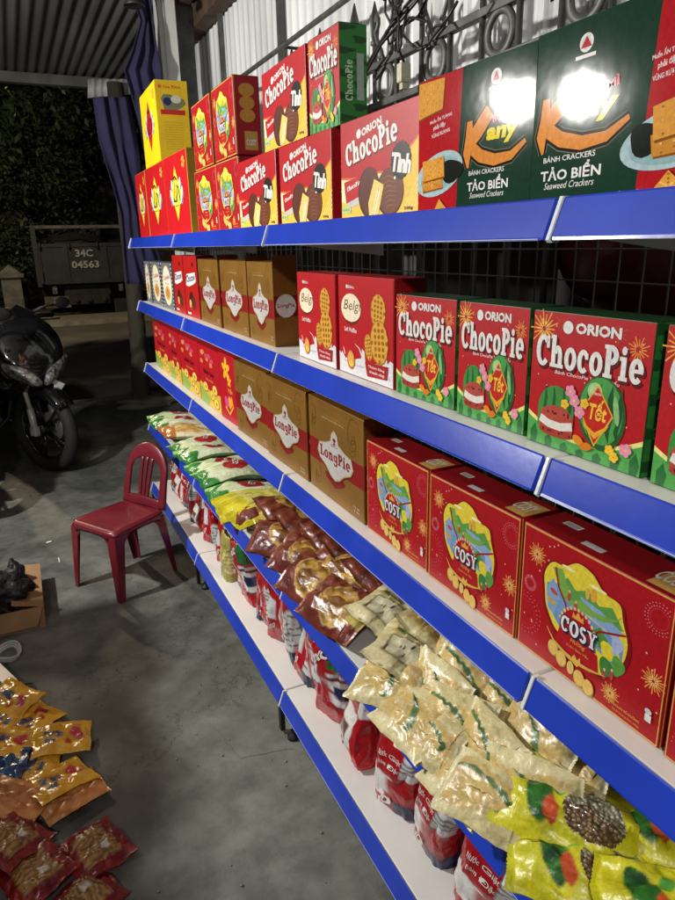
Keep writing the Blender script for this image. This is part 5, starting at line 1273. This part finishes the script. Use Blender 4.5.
# ------------------------------------------------------------------ 5. MOTORBIKES (front toward -Y in local space)
def make_bike(loc, rz, steer, label):
    t = empty('motorbike', loc, math.radians(rz), label, 'motorbike', 'dark scooters parked beside the shop')
    R = .275
    # front fork group is turned by the steering angle
    st = Matrix.Translation((0, -.52, 0)) @ Matrix.Rotation(math.radians(steer), 4, 'Z') @ Matrix.Translation((0, .52, 0))
    def wheel(y, turn, nm):
        mb = MB(); tr = []
        for a in range(40):
            an = 2*PI*a/40; tr.append((0, y+(R-.038)*math.cos(an), R+(R-.038)*math.sin(an)))
        mb.tube(tr, .040, 12, closed=True, flat=(1, .98))
        if turn: mb.xform(st)
        ty = mb.build('tyre', 'rubber', t)
        mb = MB(); mb.tube([(0, y+(R-.078)*math.cos(2*PI*a/40), R+(R-.078)*math.sin(2*PI*a/40)) for a in range(40)], .016, 8, closed=True)
        mb.lathe([(.001, -.05), (.035, -.05), (.04, -.02), (.04, .02), (.035, .05), (.001, .05)], 20, 'X', (0, y, R))
        for k in range(5):
            for d in (-.13, .13):
                an = 2*PI*k/5+d; a2 = 2*PI*k/5+d*.6
                mb.tube([(0, y+.03*math.cos(a2), R+.03*math.sin(a2)), (0, y+.12*math.cos(an), R+.12*math.sin(an)), (0, y+.20*math.cos(an*1.0+.1*d), R+.20*math.sin(an+.1*d))], [.013, .010, .012], 6)
        if turn: mb.xform(st)
        rm = mb.build('rim', 'blackpaint', t)
        mb = MB(); mb.lathe([(.05, .052), (.095, .052), (.095, .056), (.05, .056)], 28, 'X', (0, y, R))
        if turn: mb.xform(st)
        mb.build('brake_disc', 'chrome', t)
    wheel(-.60, True, 'f'); wheel(.66, False, 'r')
    for sx in (-1, 1):
        mb = MB(); mb.tube([(sx*.075, -.605, R), (sx*.075, -.59, R+.14)], [.021, .021], 10); mb.tube([(sx*.075, -.59, R+.14), (sx*.072, -.54, .62)], .014, 10); mb.box(sx*.075-.02, sx*.075+.02, -.63, -.58, R-.03, R+.03, bev=.008)
        mb.xform(st).build('fork_leg', 'chrome', t)
    mb = MB(); vs = []; n = 14
    for i in range(n+1):
        an = math.radians(35+115*i/n)
        for j in range(9):
            q = j/8*2-1; r = R+.022-.03*q*q*abs(q)
            vs.append((q*.066, -.60-r*math.cos(an)*1.0, R+r*math.sin(an)))
    mb.idx(vs, [(i*9+j, (i+1)*9+j, (i+1)*9+j+1, i*9+j+1) for i in range(n) for j in range(8)]); mb.xform(st); o = mb.build('front_mudguard', 'blackpaint', t); o.modifiers.new('t', 'SOLIDIFY').thickness = .004
    mb = MB(); mb.prism([(.0, .60), (.085, .55), (.02, .49)], 'XZ', -.735, -.731); mb.xform(st).build('mudguard_sticker', 'white', t)
    # bodywork by lofted sections: (y, z0, z1, halfwidth bottom, halfwidth top)
    def loft(secs, name, mat, n=20, par=None):
        mb = MB(); vs = []
        for (y, z0, z1, wb, wt, pw) in secs:
            for k in range(n):
                a = 2*PI*k/n; c, s = math.cos(a), math.sin(a); e = pw
                zz = math.copysign(abs(s)**e, s); xx = math.copysign(abs(c)**e, c); z = (z0+z1)/2+zz*(z1-z0)/2; w_ = wb+(wt-wb)*(zz+1)/2
                vs.append((xx*w_, y+.0*z, z))
        m = len(secs); fs = [(i*n+k, i*n+(k+1) % n, (i+1)*n+(k+1) % n, (i+1)*n+k) for i in range(m-1) for k in range(n)]; fs += [tuple(range(n))[::-1], tuple((m-1)*n+k for k in range(n))]
        mb.idx(vs, fs); o = mb.build(name, mat, par or t, True); o.modifiers.new('s', 'SUBSURF').render_levels = 1; return o
    loft([(-.72, .60, .70, .09, .13, .9), (-.67, .55, .80, .13, .21, .8), (-.60, .50, .92, .16, .25, .8), (-.50, .46, 1.0, .17, .21, .8), (-.38, .44, .98, .18, .18, .8), (-.30, .38, .86, .17, .15, .9)], 'front_fairing', 'blackpaint')
    for sx in (-1, 1):   # leg shields, flaring outwards
        mb = MB(); P = [(-.56, .92), (-.62, .78), (-.56, .56), (-.44, .34), (-.30, .26), (-.24, .45), (-.30, .75), (-.42, .93)]
        mb.prism(P, 'YZ', sx*.16, sx*.185); mb.xform(Matrix.Rotation(math.radians(-sx*6), 4, 'Z')); o = mb.build('leg_shield', 'blackpaint', t, True); bv = o.modifiers.new('b', 'BEVEL'); bv.width = .012; bv.segments = 3
    loft([(-.30, .24, .34, .15, .15, .6), (0, .22, .32, .17, .17, .6), (.15, .24, .50, .16, .15, .7), (.35, .34, .72, .15, .13, .7), (.62, .52, .78, .12, .10, .7), (.88, .62, .80, .07, .05, .8)], 'body', 'blackpaint')
    loft([(.02, .66, .73, .09, .11, .7), (.22, .70, .80, .13, .13, .7), (.5, .73, .83, .13, .12, .7), (.82, .80, .87, .09, .07, .7)], 'saddle', 'blackplastic')
    # twin headlights, swept
    for sx in (-1, 1):
        mb = MB(); vs = []; n = 16
        for i, (k, dy) in enumerate(((1.0, 0), (.97, -.014), (.75, -.028), (.4, -.036), (.02, -.038))):
            for j in range(n):
                a = 2*PI*j/n; c, s = math.cos(a), math.sin(a); x = .098+c*.095*k; z = .635+s*.052*k+.62*(x-.09)
                vs.append((sx*x, -.715+.45*(x-.02)**1.0*.9+dy+.10*(z-.72), z))
        mb.idx(vs, [(i*n+k, i*n+(k+1) % n, (i+1)*n+(k+1) % n, (i+1)*n+k) for i in range(4) for k in range(n)]); mb.build('headlight', 'lens', t, True)
        mb = MB(); mb.blob((sx*.205, -.60, .70), (.02, .035, .022), 2, .1, 12); mb.build('turn_signal', 'lens', t)
    hb = Matrix.Translation((0, 0, -.12)) @ st
    # handlebar cover, screen, mirrors, levers (turned with the steering)
    mb = MB(); mb.blob((0, -.44, 1.06), (.17, .10, .07), 4, .10, 20); mb.xform(hb).build('handlebar_cover', 'blackplastic', t)
    mb = MB(); mb.prism([(-.09, .95), (.09, .95), (.075, 1.10), (0, 1.15), (-.075, 1.10)], 'XZ', -.004, .004); mb.xform(Matrix.Translation((0, -.60, -.10)) @ Matrix.Translation((0, 0, .95)) @ Matrix.Rotation(math.radians(-28), 4, 'X') @ Matrix.Translation((0, 0, -.95))).build('wind_screen', 'blackpaint', t)
    for sx in (-1, 1):
        mb = MB(); mb.tube([(sx*.12, -.43, 1.05), (sx*.24, -.40, 1.06), (sx*.36, -.36, 1.05)], [.014, .016, .017], 10); mb.tube([(sx*.17, -.45, 1.04), (sx*.26, -.47, 1.035), (sx*.36, -.43, 1.03)], .006, 6); mb.xform(hb).build('handle_grip', 'rubber', t)
        mb = MB(); mb.tube([(sx*.16, -.44, 1.09), (sx*.24, -.47, 1.12), (sx*.31, -.47, 1.12)], .007, 6); mb.blob((sx*.36, -.47, 1.13), (.062, .016, .036), 1, .06, 16); mb.xform(hb).build('mirror', 'blackplastic', t)
    mb = MB(); mb.tube([(.08, -.50, 1.0), (.02, -.52, 1.05), (-.10, -.50, 1.0)], .007, 6); mb.tube([(-.16, -.45, 1.12), (-.12, -.50, 1.10), (-.10, -.46, 1.05)], .008, 6); mb.xform(hb).build('brake_lever', 'chrome', t)
    mb = MB(); mb.tube([(-.14, .2, .12), (-.16, .02, .01)], .010, 8); mb.tube([(.17, .3, .28), (.19, .7, .33), (.19, .85, .36)], [.02, .045, .05], 12); mb.build('stand_and_exhaust', 'chrome', t)
    return t
b1 = make_bike((-.76, 4.66, FL), 20, 16, 'black scooter with twin headlights facing the camera beside the road'); b1.scale = (1.06, 1.06, 1.06)
b2 = copy_tree(b1); b2.location = (-1.07, 4.05, FL); b2.rotation_euler = (0, 0, math.radians(8)); b2['label'] = 'second dark scooter mostly outside the left edge of the photo'

# ------------------------------------------------------------------ 6. FLOOR CLUTTER AT THE LEFT
cb = empty('cardboard_box', (-.80, 2.15, FL), math.radians(0), 'open brown cardboard box on the floor with a black bag in it', 'box')
mb = MB(); x0, x1, y0, y1, h = -.20, .15, -.17, .235, .09
mb.box(x0, x1, y0, y0+.004, 0, h); mb.box(x0, x1, y1-.004, y1, 0, h); mb.box(x0, x0+.004, y0+.004, y1-.004, 0, h); mb.box(x1-.004, x1, y0+.004, y1-.004, 0, h); mb.box(x0+.004, x1-.004, y0+.004, y1-.004, 0, .004)
mb.build('carton_body', 'cardboard', cb)
mb = MB(); mb.face([(x1+.001, y0, h), (x1+.004, y1, h), (x1-.11, y1-.02, h+.025), (x1-.11, y0+.02, h+.02)]); o = mb.build('flap', 'cardboard', cb); o.modifiers.new('t', 'SOLIDIFY').thickness = .003
mb = MB(); mb.face([(x0, y0-.001, h), (x1, y0-.001, h), (x1-.03, y0-.02, h-.07), (x0, y0-.02, h-.07)], (.5, .4, .12)); o = mb.build('flap', 'cardboard', cb); o.modifiers.new('t', 'SOLIDIFY').thickness = .003
mb = MB(); mb.blob((-.86, 2.14, FL+.10), (.16, .15, .085), 5, .55, 36, 2.6); mb.blob((-.74, 2.22, FL+.14), (.035, .05, .05), 7, .6, 16); tag(mb.build('black_bag', 'blackbag'), 'crumpled black plastic bag resting in the cardboard box', 'bag')
def col_candy(u, v, side, s=0):
    c = mixc(hx('d99a1a'), hx('eab83a'), nz(u, v, 4, s)+.5)
    if side > 0:
        if el(u, v, .72, .6, .11, .16) < 1: c = hx('c8404a')
        if el(u, v, .80, .45, .07, .11) < 1: c = hx('b02a50')
        if el(u, v, .62, .3, .06, .09) < 1: c = hx('b8402a')
        if .18 < u < .52 and abs(v-.58+.2*(u-.3)) < .11 and nz(u, v, 14, s) > -.22: c = hx('2f4a70')
        if .2 < u < .40 and abs(v-.33) < .06: c = hx('4a5a78')
    return c
def col_noodle(u, v, side, s=0):
    c = mixc(hx('5e0c10'), hx('861418'), nz(u, v, 5, s)+.5)
    if side > 0 and .16 < u < .84 and .16 < v < .84:
        c = mixc(hx('704820'), hx('a88450'), .5+.5*math.sin((u*26+3*nz(u, v, 4, s))*3)+nz(u, v, 16, s)*.6)
        if .55 < u < .70 and .55 < v < .70: c = hx('c8c4bc')
    return c
def col_orangep(u, v, side, s=0):
    c = mixc(hx('b0602a'), hx('d69a5a'), nz(u, v, 5, s)+.5)
    if .25 < u < .6 and .3 < v < .7: c = mixc(hx('c88a4a'), hx('a0522a'), nz(u, v, 12, s)+.5)
    return c
cpk = [bag('candy_pack', .16, .13, .022, lambda u, v, sd, k=k: col_candy(u, v, sd, k), 110+k, 'film', 40, 30, wr=.004) for k in range(3)]
npk = [bag('noodle_pack', .15, .14, .03, lambda u, v, sd, k=k: col_noodle(u, v, sd, k), 120+k, 'clear', 60, 56, wr=.005) for k in range(2)]
opk = bag('cracker_pack', .17, .12, .03, lambda u, v, sd: col_orangep(u, v, sd, 3), 130, 'clear', 40, 30, wr=.005)
bpk = bag('blue_pack', .13, .11, .02, lambda u, v, sd: mixc(hx('14305a'), hx('2a5a8a'), nz(u, v, 6, 1)+.5) if el(u, v, .3, .4, .1, .14) > 1 else hx('c0c8d0'), 131, 'film', 30, 24)
def fl(px, py, z, o, rz_, rx, ry, lab, cat, grp):
    p = onz(px, py, FL+z+.012); tag(put(o, 0, p.x, p.y, FL+z, rz_, rx, ry), lab, cat, grp)
GC = 'yellow candy packs spilled on the floor'
fl(62, 738, .026, cpk[0], -8, 3, 4, 'yellow candy pack farthest right in the upper part of the spill', 'candy pack', GC)
fl(60, 780, .020, cpk[1], 22, -4, 6, 'yellow candy pack lying across an orange one, nearest the noodle packs', 'candy pack', GC)
fl(32, 722, .004, cpk[2], 35, 0, 3, 'yellow candy pack half hidden at the back of the spill', 'candy pack', GC)
fl(8, 716, .018, cpk[0], 60, 6, 0, 'yellow candy pack standing up near the white strip', 'candy pack', GC)
fl(6, 742, .034, cpk[1], -30, -4, 4, 'yellow candy pack above the blue pack at the left edge', 'candy pack', GC)
fl(12, 700, .036, cpk[2], -52, 10, 4, 'yellow candy pack leaning toward the cable, topmost at the left', 'candy pack', GC)
fl(36, 762, .006, cpk[2], 70, 2, 2, 'yellow candy pack under the middle of the spill', 'candy pack', GC)
fl(72, 796, .002, opk, 20, 0, 0, 'orange cracker pack poking out below a yellow candy pack', 'cracker pack', 'orange cracker packs on the floor')
fl(16, 800, .02, opk, -35, 4, 6, 'pale orange cracker pack left of the noodle packs', 'cracker pack', 'orange cracker packs on the floor')
fl(2, 765, .03, bpk, -15, 3, 0, 'dark blue pack at the left edge among the yellow candy', 'candy pack', None)
GN = 'red noodle packs on the floor'
fl(96, 850, .002, npk[0], -68, 0, 0, 'red noodle pack lying alone at the right of the spill', 'noodle pack', GN)
fl(36, 872, .012, npk[1], -64, 5, 0, 'red noodle pack in the middle of the bottom row', 'noodle pack', GN)
fl(10, 842, .03, npk[0], -50, -6, 3, 'red noodle pack below the pale orange pack', 'noodle pack', GN)
fl(84, 903, .0, npk[0], 30, 0, 0, 'red noodle pack only just entering the bottom edge', 'noodle pack', GN)
# cable, coil and white strip
p = onz(5, 655, FL+.01); mb = MB()
for k in range(3): mb.tube([(p.x+(.045+.004*k)*math.cos(2*PI*i/30), p.y+(.045+.004*k)*math.sin(2*PI*i/30), FL+.008+.008*k+.01*math.sin(i*.4)) for i in range(30)], .0045, 8, (.5, .52, .5), closed=True)
tag(mb.build('coiled_hose', 'card'), 'small coil of grey hose behind the candy packs', 'hose')
mb = MB(); a = onz(-6, 668, FL+.05); b = onz(12, 686, FL+.05); d = (b-a).normalized(); mb.prism([(-.02, 0), (.02, 0), (.02, .012), (-.02, .012)], 'XZ', 0, (b-a).length, (.8, .8, .78)); o = mb.build('white_strip', 'white', None, True); o.location = a; o.rotation_euler = (0, 0, math.atan2(-d.x, d.y)); tag(o, 'white plastic strip lying on top of the yellow candy', 'strip')
mb = MB(); pts = [onz(u, v, FL+.006) for u, v in ((20, 694), (30, 694), (36, 688), (33, 683), (26, 684), (18, 680), (10, 684))]; mb.tube(pts, .0025, 6); tag(mb.build('thin_wire', 'cable'), 'thin dark wire curling on the floor beside the candy', 'wire')
mb = MB(); q = onz(17, 688, FL+.02); mb.blob((q.x, q.y, q.z), (.025, .02, .02), 2, .5, 14, 2, (.5, .5, .5)); tag(mb.build('paper_scrap', 'card'), 'crumpled grey paper scrap beside the white strip', 'paper')
# floor litter
for k, (u, v) in enumerate(((49, 542), (59, 560))):
    q = onz(u, v, FL+.002); mb = MB(); mb.box(-.012, .012, -.006, .006, 0, .0015, (.8, .8, .78)); o = mb.build('litter_scrap', 'card'); o.location = q; o.rotation_euler = (0, 0, k*1.2+.4)
    o.scale = (1, 1, 1) if not k else (2.2, .4, 1); tag(o, ['tiny white paper fleck on the concrete left of the chair', 'thin pale stick on the concrete left of the chair'][k], 'litter')

# table and cartons added out of view at the left to shade the near floor
tb = empty('shade_table', (-1.36, 1.2, FL), 0, 'low table added out of view at the left to cast shade on the floor', 'table')
mb = MB(); mb.box(-.30, .26, -1.35, .90, .62, .65, bev=.004); mb.build('shade_table_top', 'white', tb)
for sx in (-.26, .22):
    for sy in (-1.3, .66): mb = MB(); mb.tube([(sx, sy, 0), (sx, sy, .62)], .018, 8); mb.build('leg', 'iron', tb)
random.seed(9)
CLAB = ['nearest the camera', 'second from the camera', 'third from the camera', 'in the middle', 'third from the far end', 'second from the far end', 'at the far end']
for k in range(7):  # unseen carton stack, added to block the bulb from the near floor
    mb = MB(); h = .50+random.uniform(-.10, .05); yy = .05+.30*k-.02; mb.box(-.14, .14, -.14, .14, 0, h, bev=.003); mb.box(-.141, .141, -.02, .02, h-.06, h+.001, (.5, .4, .2)); o = mb.build('carton', 'cardboard'); o.location = (-1.26, yy, FL+.651)
    tag(o, 'plain carton added out of view to shade the floor, '+CLAB[k], 'carton', 'cartons added out of view as shadow casters')

# ------------------------------------------------------------------ 7. LAMP FIXTURES
def bulb(L, label):
    t = empty('light_bulb', L, 0, label, 'lamp', 'bare bulbs under the canopy')
    mb = MB(); mb.lathe([(.001, -.052), (.03, -.043), (.048, -.02), (.052, .005), (.045, .03), (.032, .05)], 24); g = mb.build('bulb', 'tube', t); g.visible_shadow = False
    mb = MB(); mb.lathe([(.033, .05), (.033, .09), (.018, .10), (.018, .14), (.004, .15)], 20); mb.build('socket', 'white', t)
    mb = MB(); mb.tube([(0, 0, .14), (0, 0, 1.37-L[2])], .003, 6); mb.build('flex', 'cable', t)
bulb(LAMP1, 'lit bare bulb hanging left of the aisle outside the frame')
bulb(LAMP2, 'lit bare bulb hanging behind the camera')
t = empty('street_lamp', (LAMP3.x-1, LAMP3.y, FL-.12), 0, 'street lamp beside the road beyond the left edge', 'street lamp')
mb = MB(); mb.tube([(0, 0, 0), (0, 0, LAMP3.z-FL+.25), (.3, 0, LAMP3.z-FL+.4), (1, 0, LAMP3.z-FL+.32)], [.06, .04, .03, .025], 10); mb.build('pole', 'steelpost', t)
mb = MB(); mb.box(.85, 1.2, -.08, .08, LAMP3.z-FL+.27, LAMP3.z-FL+.34, bev=.02); mb.build('lamp_head', 'steelpost', t)
mb = MB(); mb.box(.9, 1.15, -.06, .06, LAMP3.z-FL+.255, LAMP3.z-FL+.268); mb.build('lens', 'warm', t)

# ------------------------------------------------------------------ 8. ACROSS THE ROAD: TRUCK, PILLAR, TREES
def truck():
    Yt = 17.0; L_ = ony(40, 283, Yt); R_ = ony(133, 283, Yt); cx = (L_.x+R_.x)/2; W2 = (R_.x-L_.x)/2; F0 = FL-.02
    z_t0 = ony(86, 283, Yt).z; z_t1 = ony(86, 243, Yt).z; z_bar = ony(86, 226, Yt).z
    t = empty('dump_truck', (cx, Yt, F0), 0, 'dark tipper truck parked with its tailgate toward the road, number painted on it', 'truck')
    def B(*a): mb = MB(); mb.box(a[0], a[1], a[2], a[3], a[4]-F0, a[5]-F0, bev=a[6] if len(a) > 6 else 0); return mb
    mb = B(-W2, W2, 0, .06, z_t0, z_t1); mb.box(-W2+.02, W2-.02, -.03, 0, z_t1-.08-F0, z_t1-F0); mb.box(-W2+.02, W2-.02, -.03, 0, z_t0-F0, z_t0+.08-F0)
    for x in (-W2+.02, -W2*.42, W2*.42, W2-.1): mb.box(x, x+.08, -.03, 0, z_t0+.08-F0, z_t1-.08-F0)
    for x in (-W2*.9, -W2*.3, W2*.3, W2*.9): mb.tube([(x, -.05, z_t1+.02-F0), (x, -.05, z_t1-.14-F0)], .03, 8)
    for x in (-W2*.95, W2*.95): mb.box(x-.04, x+.04, -.09, -.03, z_t0+.02-F0, z_t0+.3-F0, bev=.01)
    tg = mb.build('tailgate', 'truck', t)
    for body, w_, h_, zc in (('34C', .40, .17, .66), ('04563', .62, .17, .38)):
        Vt, Ft = glyph_mesh(body, .03); xs = [p[0] for p in Vt]; ys = [p[1] for p in Vt]; x0, y0 = min(xs), min(ys); dw, dh = max(xs)-x0, max(ys)-y0; zb = z_t0+(z_t1-z_t0)*zc-F0
        mb = MB(); mb.idx([(((a-x0)/dw-.5)*w_, -.036, zb+(b-y0)/dh*h_) for a, b in Vt], Ft, sm=False); mb.build('painted_number', 'stencil', tg)
    for sx in (-1, 1):
        mb = MB(); mb.box(sx*W2-.05, sx*W2+.05, -.05, .05, z_t0-.05-F0, z_bar-F0); mb.box(sx*W2-.03, sx*W2+.03, .05, 4.2, z_t0-F0, z_t1+.1-F0); mb.build('side_board', 'truck', t)
    mb = B(-W2-.05, W2+.05, -.03, .03, z_bar-.05, z_bar+.02); mb.build('top_bar', 'pillar', t)
    mb = B(-W2+.05, W2-.05, .1, 4.2, z_t0-.02, z_t0+.05); mb.blob((0, 2, z_t1-.1-F0), (W2*.8, 1.6, .35), 4, .3); mb.build('load', 'truckdark', t)
    mb = B(-W2*.5, W2*.5, .2, 5.5, z_t0-.3, z_t0-.05); mb.box(-W2*.45, W2*.45, -.05, .15, z_t0-.5-F0, z_t0-.28-F0, bev=.02)
    for x in (-.3, 0, .35): mb.lathe([(.001, 0), (.06, 0), (.06, .03)], 12, 'Y', (x, -.1, z_t0-.4-F0))
    mb.build('chassis', 'truckdark', t)
    for sx in (-1, 1):
        mb = MB(); mb.lathe([(.2, -.28), (.46, -.28), (.52, -.2), (.52, .2), (.46, .28), (.2, .28), (.2, -.28)], 28, 'X', (sx*(W2-.35), 1.2, .52)); mb.build('wheel', 'rubber', t)
        mb = B(sx*(W2-.3)-.05, sx*(W2-.3)+.05, -.02, .02, z_t0-.22, z_t0-.05); mb.build('tail_light', 'lens', t)
    mb = B(-W2+.05, -W2+.62, -.03, 0, z_t0-.55, z_t0-.28); mb.build('mud_flap', 'pillar', t); mb = B(W2-.5, W2-.1, -.03, 0, z_t0-.9, z_t0-.4); mb.build('mud_flap', 'truckdark', t)
    mb = B(-1.0, 1.0, 4.6, 6.2, F0+.6, F0+2.3, .08); mb.build('cab', 'truck', t)
    mb = MB(); mb.lathe([(.0, -.2), (.2, -.2), (.24, -.1), (.24, .1), (.2, .2), (0, .2)], 20, 'X', (0, 1.2, .48)); mb.tube([(-W2+.4, 1.2, .5), (W2-.4, 1.2, .5)], .09, 10); mb.build('axle', 'truckdark', t)
truck()
p = ony(14, 300, 16.4); zt_ = ony(14, 268, 16.4).z
t = empty('gate_pillar', (p.x, 16.4, FL-.02), 0, 'weathered gate pillar with pyramid cap left of the truck', 'pillar')
H_ = zt_-FL; mb = MB(); mb.box(-.2, .2, -.2, .2, 0, H_-.18); mb.build('shaft', 'pillar', t)
mb = MB(); mb.box(-.27, .27, -.27, .27, H_-.178, H_-.10); mb.idx([(-.24, -.24, H_-.098), (.24, -.24, H_-.098), (.24, .24, H_-.098), (-.24, .24, H_-.098), (0, 0, H_+.10)], [(0, 1, 4), (1, 2, 4), (2, 3, 4), (3, 0, 4)], sm=False); mb.build('cap', 'pillar', t)

def tree(x, y, h, cr, n, seed, mat, label, cz=None, leaf=.07, lump=9):
    t = empty('broadleaf_tree', (x, y, FL-.13), 0, label, 'tree', 'trees across the road')
    rnd = random.Random(seed); mb = MB(); tops = []
    mb.tube([(0, 0, 0), (.08, .05, h*.35), (-.05, 0, h*.6), (.05, .05, h*.85)], [.17, .13, .09, .03], 10)
    cz = cz or h*.72
    for k in range(lump):
        a = rnd.uniform(0, 2*PI); r = cr*rnd.uniform(.25, .85); zz = cz+rnd.uniform(-.45, .5)*cr
        c = Vector((r*math.cos(a), r*math.sin(a), zz)); tops.append((c, rnd.uniform(.28, .5)*cr)); mb.tube([(0, 0, h*.4), (c.x*.5, c.y*.5, (h*.45+zz)/2), c], [.06, .035, .01], 6)
    mb.build('trunk', 'trunk', t)
    mb = MB(); V_ = []; F_ = []
    for i in range(n):
        c, r = tops[rnd.randrange(len(tops))]; d = Vector((rnd.gauss(0, 1), rnd.gauss(0, 1), rnd.gauss(0, 1))).normalized(); p = c+d*r*rnd.uniform(.5, 1.08)
        ax = Vector((rnd.uniform(-1, 1), rnd.uniform(-1, 1), rnd.uniform(-1, .3))).normalized(); bx = ax.cross(Vector((rnd.uniform(-1, 1), rnd.uniform(-1, 1), 1))).normalized(); s_ = leaf*rnd.uniform(.6, 1.3); k = len(V_)
        V_ += [p, p+ax*s_*.5+bx*s_*.28, p+ax*s_*1.1, p+ax*s_*.5-bx*s_*.28]; F_.append((k, k+1, k+2, k+3))
    mb.idx(V_, F_, sm=False); mb.build('crown', mat, t)
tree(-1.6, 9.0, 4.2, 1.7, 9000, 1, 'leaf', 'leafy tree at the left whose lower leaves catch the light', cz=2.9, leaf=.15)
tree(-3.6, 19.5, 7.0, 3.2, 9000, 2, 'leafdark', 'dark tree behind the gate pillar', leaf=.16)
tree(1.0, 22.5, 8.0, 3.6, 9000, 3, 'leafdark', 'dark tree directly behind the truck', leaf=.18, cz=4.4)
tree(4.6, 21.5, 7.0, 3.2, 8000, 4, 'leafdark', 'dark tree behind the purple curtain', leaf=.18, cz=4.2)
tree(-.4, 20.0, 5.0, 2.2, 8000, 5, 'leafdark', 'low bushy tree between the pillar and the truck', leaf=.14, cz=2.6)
mb = MB(); mb.box(-30, 30, 25.5, 25.8, FL-.13, 2.2); tag(mb.build('boundary_wall', 'dark'), 'dark boundary wall behind the trees across the road', 'wall')
for o in bpy.data.objects:
    for k in ('used', 'W0'):
        if k in o: del o[k]
